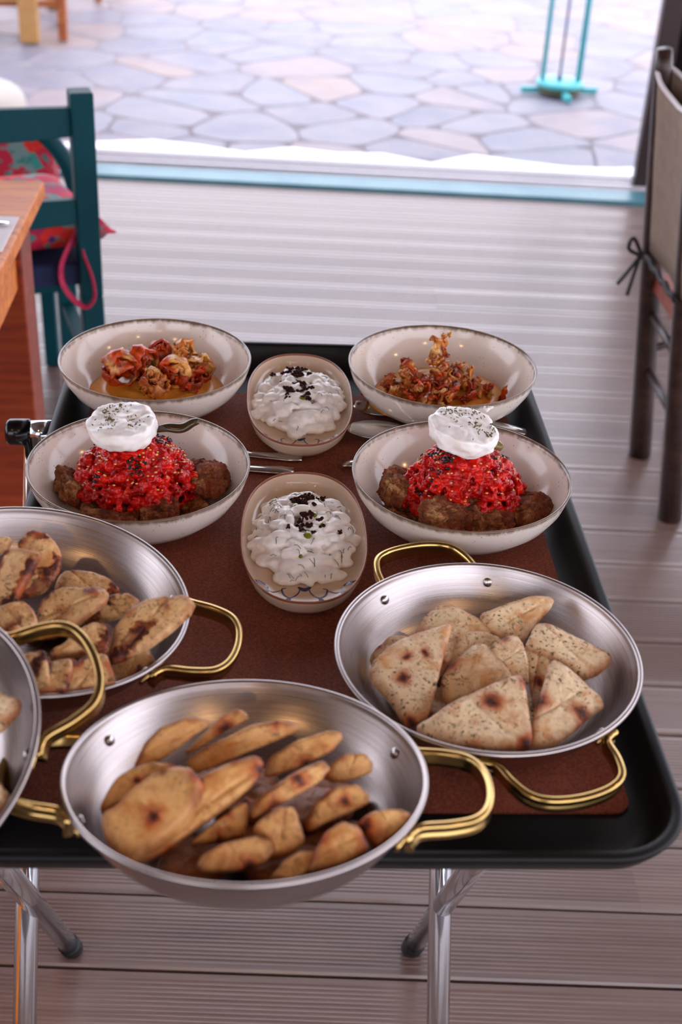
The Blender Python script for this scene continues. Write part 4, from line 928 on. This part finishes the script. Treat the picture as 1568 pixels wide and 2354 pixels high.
# ------------------------------------------------------------------ pine table on the left, napkin, cutlery
tb = empty('dining_table', (-.9, 1.75, 0), 'varnished pine dining table with a plank leg at the left frame edge', 'table')
MB().box((-.90, 1.50, .735), (1.02, 1.395, .030)).build('table_top', 'pine', tb, bevel=.005)
MB().box((-.425, 1.50, .672), (.022, 1.30, .096)).build('apron', 'pine', tb, bevel=.003)
MB().box((-.90, 2.125, .672), (.93, .022, .096)).build('apron', 'pine', tb, bevel=.003)
for x in (-.456, -1.35):
    for y in (2.06, .90): MB().box((x, y, .36), (.104, .09, .72)).build('leg', 'pine_red' if x > -1 and y > 2 else 'pine', tb, bevel=.004)
for k in range(1, 6): MB().box((-.90, .80+k*.232, .7495), (1.0, .003, .0012)).build('joint_line', 'pine_red', tb)
nk = MB().box((-.485, 1.93, .7512), (.170, .152, .0024)).build('napkin', 'paper', bevel=.0008); tag(nk, 'white paper napkin lying near the edge of the pine table', 'napkin')
spoon('table_fork', (-.60, 1.965), (-.409, 1.965), .022, .05, 'steel cutlery handle on the napkin, the one farther from the camera', 'steel', False, 'cutlery on the napkin', .7526, 'fork', .0085)
spoon('table_knife', (-.60, 1.905), (-.416, 1.908), .022, .05, 'steel cutlery handle on the napkin, the one nearer the camera', 'steel', False, 'cutlery on the napkin', .7526, 'knife', .0085)

# ------------------------------------------------------------------ teal chair with floral cushion
TH = R(17); ca, sa = math.cos(TH), math.sin(TH)
def c1(s, d, z): return Vector((-.362-s*ca-d*sa, 2.47-s*sa+d*ca, z))      # s: along the back to the left, d: towards the seat front
ch = empty('teal_chair', tuple(c1(.2, .2, 0)), 'teal painted ladder-back chair with a floral seat cushion behind the pine table', 'chair')
side = Vector((ca, sa, 0))
for s in (0, .40):
    MB().beam(c1(s, -.015, 0), c1(s, 0, .43), .044, .044, side).build('back_leg', 'teal', ch, bevel=.004)
    MB().beam(c1(s, 0, .43), c1(s, -.012, .838), .044, .044, side).build('back_post', 'teal', ch, bevel=.004)
    MB().beam(c1(s, .37, 0), c1(s, .37, .455), .04, .04, side).build('front_leg', 'teal', ch, bevel=.004)
    MB().beam(c1(s, .02, .255), c1(s, .36, .255), .02, .03, (0, 0, 1)).build('stretcher', 'teal', ch, bevel=.003)
for z0, z1, nm in ((.755, .807, 'top_rail'), (.585, .632, 'back_rail')):
    m = MB(); N = 12; V = []
    for i in range(N+1):
        s = .40*i/N; b = -.028*math.sin(math.pi*i/N); lift = .010*math.sin(math.pi*i/N)
        for dd, zz in ((-.018, z0), (.004, z0), (.004, z1+lift), (-.018, z1+lift)): V.append(c1(s, b+dd, zz))
    m.add(V, [(4*i+k, 4*i+(k+1) % 4, 4*i+4+(k+1) % 4, 4*i+4+k) for i in range(N) for k in range(4)]+[(0, 1, 2, 3), (4*N+3, 4*N+2, 4*N+1, 4*N)]).build(nm, 'teal', ch, bevel=.003)
m = MB().slab([tuple(c1(s, d, 0).xy) for s, d in ((.0, .0), (.40, .0), (.42, .39), (-.02, .39))], .452, .497, .004); m.build('seat', 'navy', ch, smooth=False)
MB().beam(c1(.0, .37, .30), c1(.40, .37, .30), .02, .03, (0, 0, 1)).build('stretcher', 'teal', ch, bevel=.003)
def cushion(c, half, th, rot, name, mat, label, tilt=0.):
    m = MB(); N = 18; T, B = [], []; rz = Matrix.Rotation(rot, 3, 'Z') @ Matrix.Rotation(tilt, 3, 'X')
    for i in range(N+1):
        for j in range(N+1):
            x, y = 2*i/N-1, 2*j/N-1; pin = 1-.10*(1-abs(x)**2)*abs(y)**3; pin2 = 1-.10*(1-abs(y)**2)*abs(x)**3
            h = ((1-x**4)*(1-y**4))**.38*th/2*(1+.12*noise.noise(Vector((x*2, y*2, rot)))); p = Vector((x*half*pin2, y*half*pin, 0))
            T.append(rz @ (p+Vector((0, 0, h+.002)))+Vector(c)); B.append(rz @ (p-Vector((0, 0, h*.75+.002)))+Vector(c))
    W = N+1; K = W*W; fs = []
    for i in range(N):
        for j in range(N): a = i*W+j; fs += [(a, a+W, a+W+1, a+1), (K+a, K+a+1, K+a+W+1, K+a+W)]
        fs += [(i*W, K+i*W, K+i*W+W, i*W+W), (i*W+N, i*W+W+N, K+i*W+W+N, K+i*W+N), (i, i+1, K+i+1, K+i), (N*W+i, K+N*W+i, K+N*W+i+1, N*W+i+1)]
    o = m.add(T+B, fs).build(name, mat, loc=(c[0], c[1], c[2])); return o
cu = cushion((-.545, 2.60, .540), .172, .092, R(28), 'seat_cushion', 'floral', ''); tag(cu, 'red floral seat cushion with a pink tie loop on the teal ladder-back chair', 'cushion')
lp = spline([(-.383, 2.475, .555), (-.397, 2.452, .535), (-.412, 2.441, .500), (-.412, 2.438, .464), (-.392, 2.430, .434), (-.366, 2.424, .420), (-.349, 2.430, .440), (-.353, 2.436, .480), (-.366, 2.440, .520), (-.380, 2.468, .557)], 5)
MB().tube(lp, .0075, prof=[(.35*math.cos(t), math.sin(t)) for t in (2*math.pi*k/10 for k in range(10))]).build('tie_loop', 'pink', cu)['label'] = 'pink patterned tie ribbon loop'
# second teal chair behind it, with curved arm and leaning cushion
h2 = empty('hoop_back_chair', (-.69, 3.2, 0), 'low teal chair with a curved hoop back, behind the ladder-back chair', 'chair')
hoop = spline([(-.545, 3.0, .312), (-.478, 3.0, .345), (-.458, 3.0, .43), (-.472, 3.0, .515), (-.500, 3.0, .568), (-.540, 3.0, .605), (-.61, 3.0, .622), (-.69, 3.0, .626), (-.77, 3.0, .622), (-.84, 3.0, .605), (-.88, 3.0, .568), (-.908, 3.0, .515), (-.922, 3.0, .43), (-.902, 3.0, .345), (-.835, 3.0, .312)], 6)
MB().tube(hoop, .020, 14).build('hoop_back', 'teal', h2)
MB().box((-.68, 3.20, .31), (.42, .40, .035)).build('seat', 'teal', h2, bevel=.006)
for x in (-.55, -.83):
    for y in (3.03, 3.37): MB().beam((x, y, 0), (x, y, .31), .034, .034, (0, 1, 0)).build('leg', 'teal', h2, bevel=.004)
c2 = cushion((-.665, 3.10, .435), .165, .10, R(4), 'leaning_cushion', 'floral', '', R(68)); tag(c2, 'red floral cushion leaning upright on the low hoop-back chair', 'cushion')
pf = MB().lathe([(p.x, p.y) for p in spline([Vector(q+(0,)) for q in ((0, 0), (.20, 0), (.245, .02), (.265, .06), (.262, .10), (.235, .135), (.17, .155), (.08, .162), (0, .163))], 5)], 40).build('pouf', 'cream', local=True); pf.location = (-1.225, 5.12, .009); tag(pf, 'cream rounded pouf on the paving, its side just showing above the teal chair', 'pouf')

# ------------------------------------------------------------------ dark chair with canvas back cover on the right
rc = empty('slip_covered_chair', (1.02, 2.47, 0), 'dark wooden chair with a khaki canvas back cover at the right frame edge', 'chair')
def post(y0, y1, z0, z1, k=0.): f = lambda z: .884-.150*z; return Vector((f(z0), y0, z0)), Vector((f(z1), y1, z1))
for yb, yt in ((2.618, 2.545), (2.339, 2.300)):
    m = MB(); a, b = Vector((.880, yb, 0)), Vector((.750, yt, .935)); pts_ = [a.lerp(b, t) for t in (0, .25, .5, .75, .955, 1)]
    m.tube(pts_, [.026, .024, .0225, .020, .018, .0155], 14).build('back_post', 'dark_wood', rc)
for y in (2.66, 2.31): MB().tube([(1.235 if y < 2.5 else .985, y if y < 2.5 else 2.720, 0), (1.20 if y < 2.5 else 1.03, y if y < 2.5 else 2.70, .44)], .022, 12).build('front_leg', 'dark_wood', rc)
MB().slab([(.82, 2.30), (.82, 2.58), (1.25, 2.72), (1.25, 2.28)], .435, .465, .003).build('seat', 'pine_red', rc, smooth=False)
for z in (.235, .375): MB().tube([(.884-.139*z, 2.618-.078*z, z), (.884-.139*z, 2.339-.04*z, z)], .0095, 10).build('back_rung', 'dark_wood', rc)
MB().tube([(.845, 2.598, .28), (1.01, 2.705, .28)], .0095, 10).build('side_rung', 'dark_wood', rc)
MB().tube([(.85, 2.34, .26), (1.22, 2.31, .26)], .0095, 10).build('side_rung', 'dark_wood', rc)
# canvas cover wrapped round the posts
V = []; N = 24; fs = []; lv = [.520, .56, .65, .76, .86, 1.0]
sec = [(.024, -.03), (.030, .012), (.012, .034)]
def cover_ring(f):
    out = []; nz = 40
    for k in range(nz):
        t = 2*math.pi*k/nz; y = 2.436+.150*math.copysign(abs(math.cos(t))**.45, math.cos(t)); zt = .900-.040*(1-((y-2.436)/.15)**2); z = .525+(zt-.525)*f
        x = .884-.1395*z+.029*math.copysign(abs(math.sin(t))**.8, math.sin(t)); bow = .020*(1-((y-2.436)/.15)**2)
        out.append(Vector((x+bow+.003*noise.noise(Vector((y*14, z*11, t))), y-.055*z+.02, z)))
    return out
rg = [cover_ring(f) for f in (0, .12, .3, .5, .7, .88, 1.)]; nz = 40
cv = MB().add([p for r_ in rg for p in r_], [(i*nz+k, i*nz+(k+1) % nz, (i+1)*nz+(k+1) % nz, (i+1)*nz+k) for i in range(len(rg)-1) for k in range(nz)]+[tuple(range(nz))]).build('back_cover', 'khaki', rc)
so = cv.modifiers.new('cloth', 'SOLIDIFY'); so.thickness = .003
MB().tube(rg[-1], .0045, 8, closed=True).build('piping', 'white', cv)
fo = MB().tube(spline([(.790, 2.500, .80), (.785, 2.455, .785), (.800, 2.44, .70), (.812, 2.470, .62)], 6), .0028, 6).build('seam', 'string', cv)
tie = MB().tube([(.884-.1395*.53-.026, 2.30+.12*k/6, .520+.004*math.sin(k*2)) for k in range(14)][:13], .006, 8)
bx, by, bz = .778, 2.555, .515
for q in ([(0, 0, 0), (-.022, -.01, -.030), (-.045, -.02, -.058)], [(0, 0, 0), (-.012, -.015, -.04), (-.020, -.02, -.082)], [(0, 0, 0), (-.026, .004, .012), (-.018, .01, .034), (0, 0, 0.004)], [(0, 0, 0), (.01, -.02, .0), (.02, -.03, -.02)]):
    tie.tube(spline([(bx+a, by+b, bz+c) for a, b, c in q], 5), .0042, 7)
tie.ball((bx, by, bz), .009, 8, 6); tie.build('tie_cord', 'string', cv)

# ------------------------------------------------------------------ turquoise stand on the paving
tq = empty('turquoise_stand', (1.302, 5.96, .011), 'turquoise metal stand with a round foot and upright rods, outside on the paving', 'stand')
lx, ly = 1.302, 5.96
MB().lathe([(0, .016), (.092, .016), (.098, .022), (.098, .040), (.092, .043), (0, .043)], 40, (lx, ly, 0)).build('weight', 'olive', tq)
MB().lathe([(0, .043), (.102, .043), (.108, .049), (.108, .060), (.102, .066), (.03, .068), (0, .068)], 40, (lx, ly, 0)).build('foot_disc', 'turq', tq)
for a in (4, 94):
    d = Vector((math.cos(R(a)), math.sin(R(a)), 0))*.178; MB().beam(Vector((lx, ly, .024))-d, Vector((lx, ly, .024))+d, .026, .026).build('cross_foot', 'turq', tq, bevel=.004)
for dx, r in ((-.082, .0105), (.082, .0135)): MB().tube([(lx+dx, ly, .06), (lx+dx, ly, 1.25)], r, 14).build('upright_rod', 'turq', tq)
MB().tube([(lx-.002, ly+.01, .06), (lx-.002, ly+.01, 1.25)], .006, 10).build('centre_rod', 'darkrod', tq)
MB().lathe([(0, 1.25), (.10, 1.25), (.106, 1.256), (.106, 1.27), (.10, 1.276), (0, 1.276)], 32, (lx, ly, 0)).build('top_disc', 'turq', tq)
MB().lathe([(.0, .066), (.014, .066), (.014, .085), (.0, .088)], 16, (lx-.002, ly+.01, 0)).build('socket', 'darkrod', tq)

# ------------------------------------------------------------------ wooden furniture far outside
ft = empty('garden_table', (-1.75, 7.0, .01), 'pale pine garden table with thick square legs, far on the paving', 'table')
for x in (-1.18, -2.2):
    for y in (6.57, 7.4): MB().box((x, y, .365), (.088, .088, .71)).build('leg', 'pale', ft, bevel=.006)
MB().box((-1.70, 6.985, .735), (1.22, 1.02, .035)).build('table_top', 'pale', ft, bevel=.006)
MB().box((-1.69, 6.57, .22), (.96, .03, .055)).build('stretcher', 'pale', ft, bevel=.004)
MB().box((-1.18, 6.985, .66), (.03, .76, .08)).build('apron', 'pale', ft, bevel=.004); MB().box((-1.69, 6.57, .66), (.94, .03, .08)).build('apron', 'pale', ft, bevel=.004)
def garden_chair(x, y, rz, label):
    t = empty('garden_chair', (x, y, .01), label, 'chair', 'wooden chairs at the garden table'); cr, sr = math.cos(rz), math.sin(rz)
    g = lambda a, b, z: (x+cr*a-sr*b, y+sr*a+cr*b, z)
    for a in (-.19, .19):
        MB().beam(g(a, -.19, .01), g(a, -.17, .45), .042, .042).build('leg', 'oakb', t, bevel=.004); MB().beam(g(a, .19, .01), g(a, .19, .45), .042, .042).build('leg', 'oakb', t, bevel=.004)
        MB().beam(g(a, -.19, .18), g(a, .19, .18), .03, .022, (0, 0, 1)).build('stretcher', 'oakb', t, bevel=.003)
    for a in (-.19, .19): MB().beam(g(a, .19, .47), g(a, .23, .90), .04, .03).build('back_post', 'oakb', t, bevel=.004)
    MB().beam(g(-.19, -.185, .20), g(.19, -.185, .20), .03, .022, (0, 0, 1)).build('stretcher', 'oakb', t, bevel=.003)
    MB().box((x, y, .46), (.42, .42, .03), rz).build('seat', 'oakb', t, bevel=.004)
    for z in (.62, .82): MB().beam(g(-.19, .205+(z-.62)*.1, z), g(.19, .205+(z-.62)*.1, z), .06, .02, (0, 0, 1)).build('back_slat', 'oakb', t, bevel=.003)
garden_chair(-1.245, 6.79, R(-82), 'brown wooden garden chair drawn in behind the thick pale table leg')
garden_chair(-1.13, 7.82, R(-10), 'brown wooden garden chair farthest away at the end of the garden table')
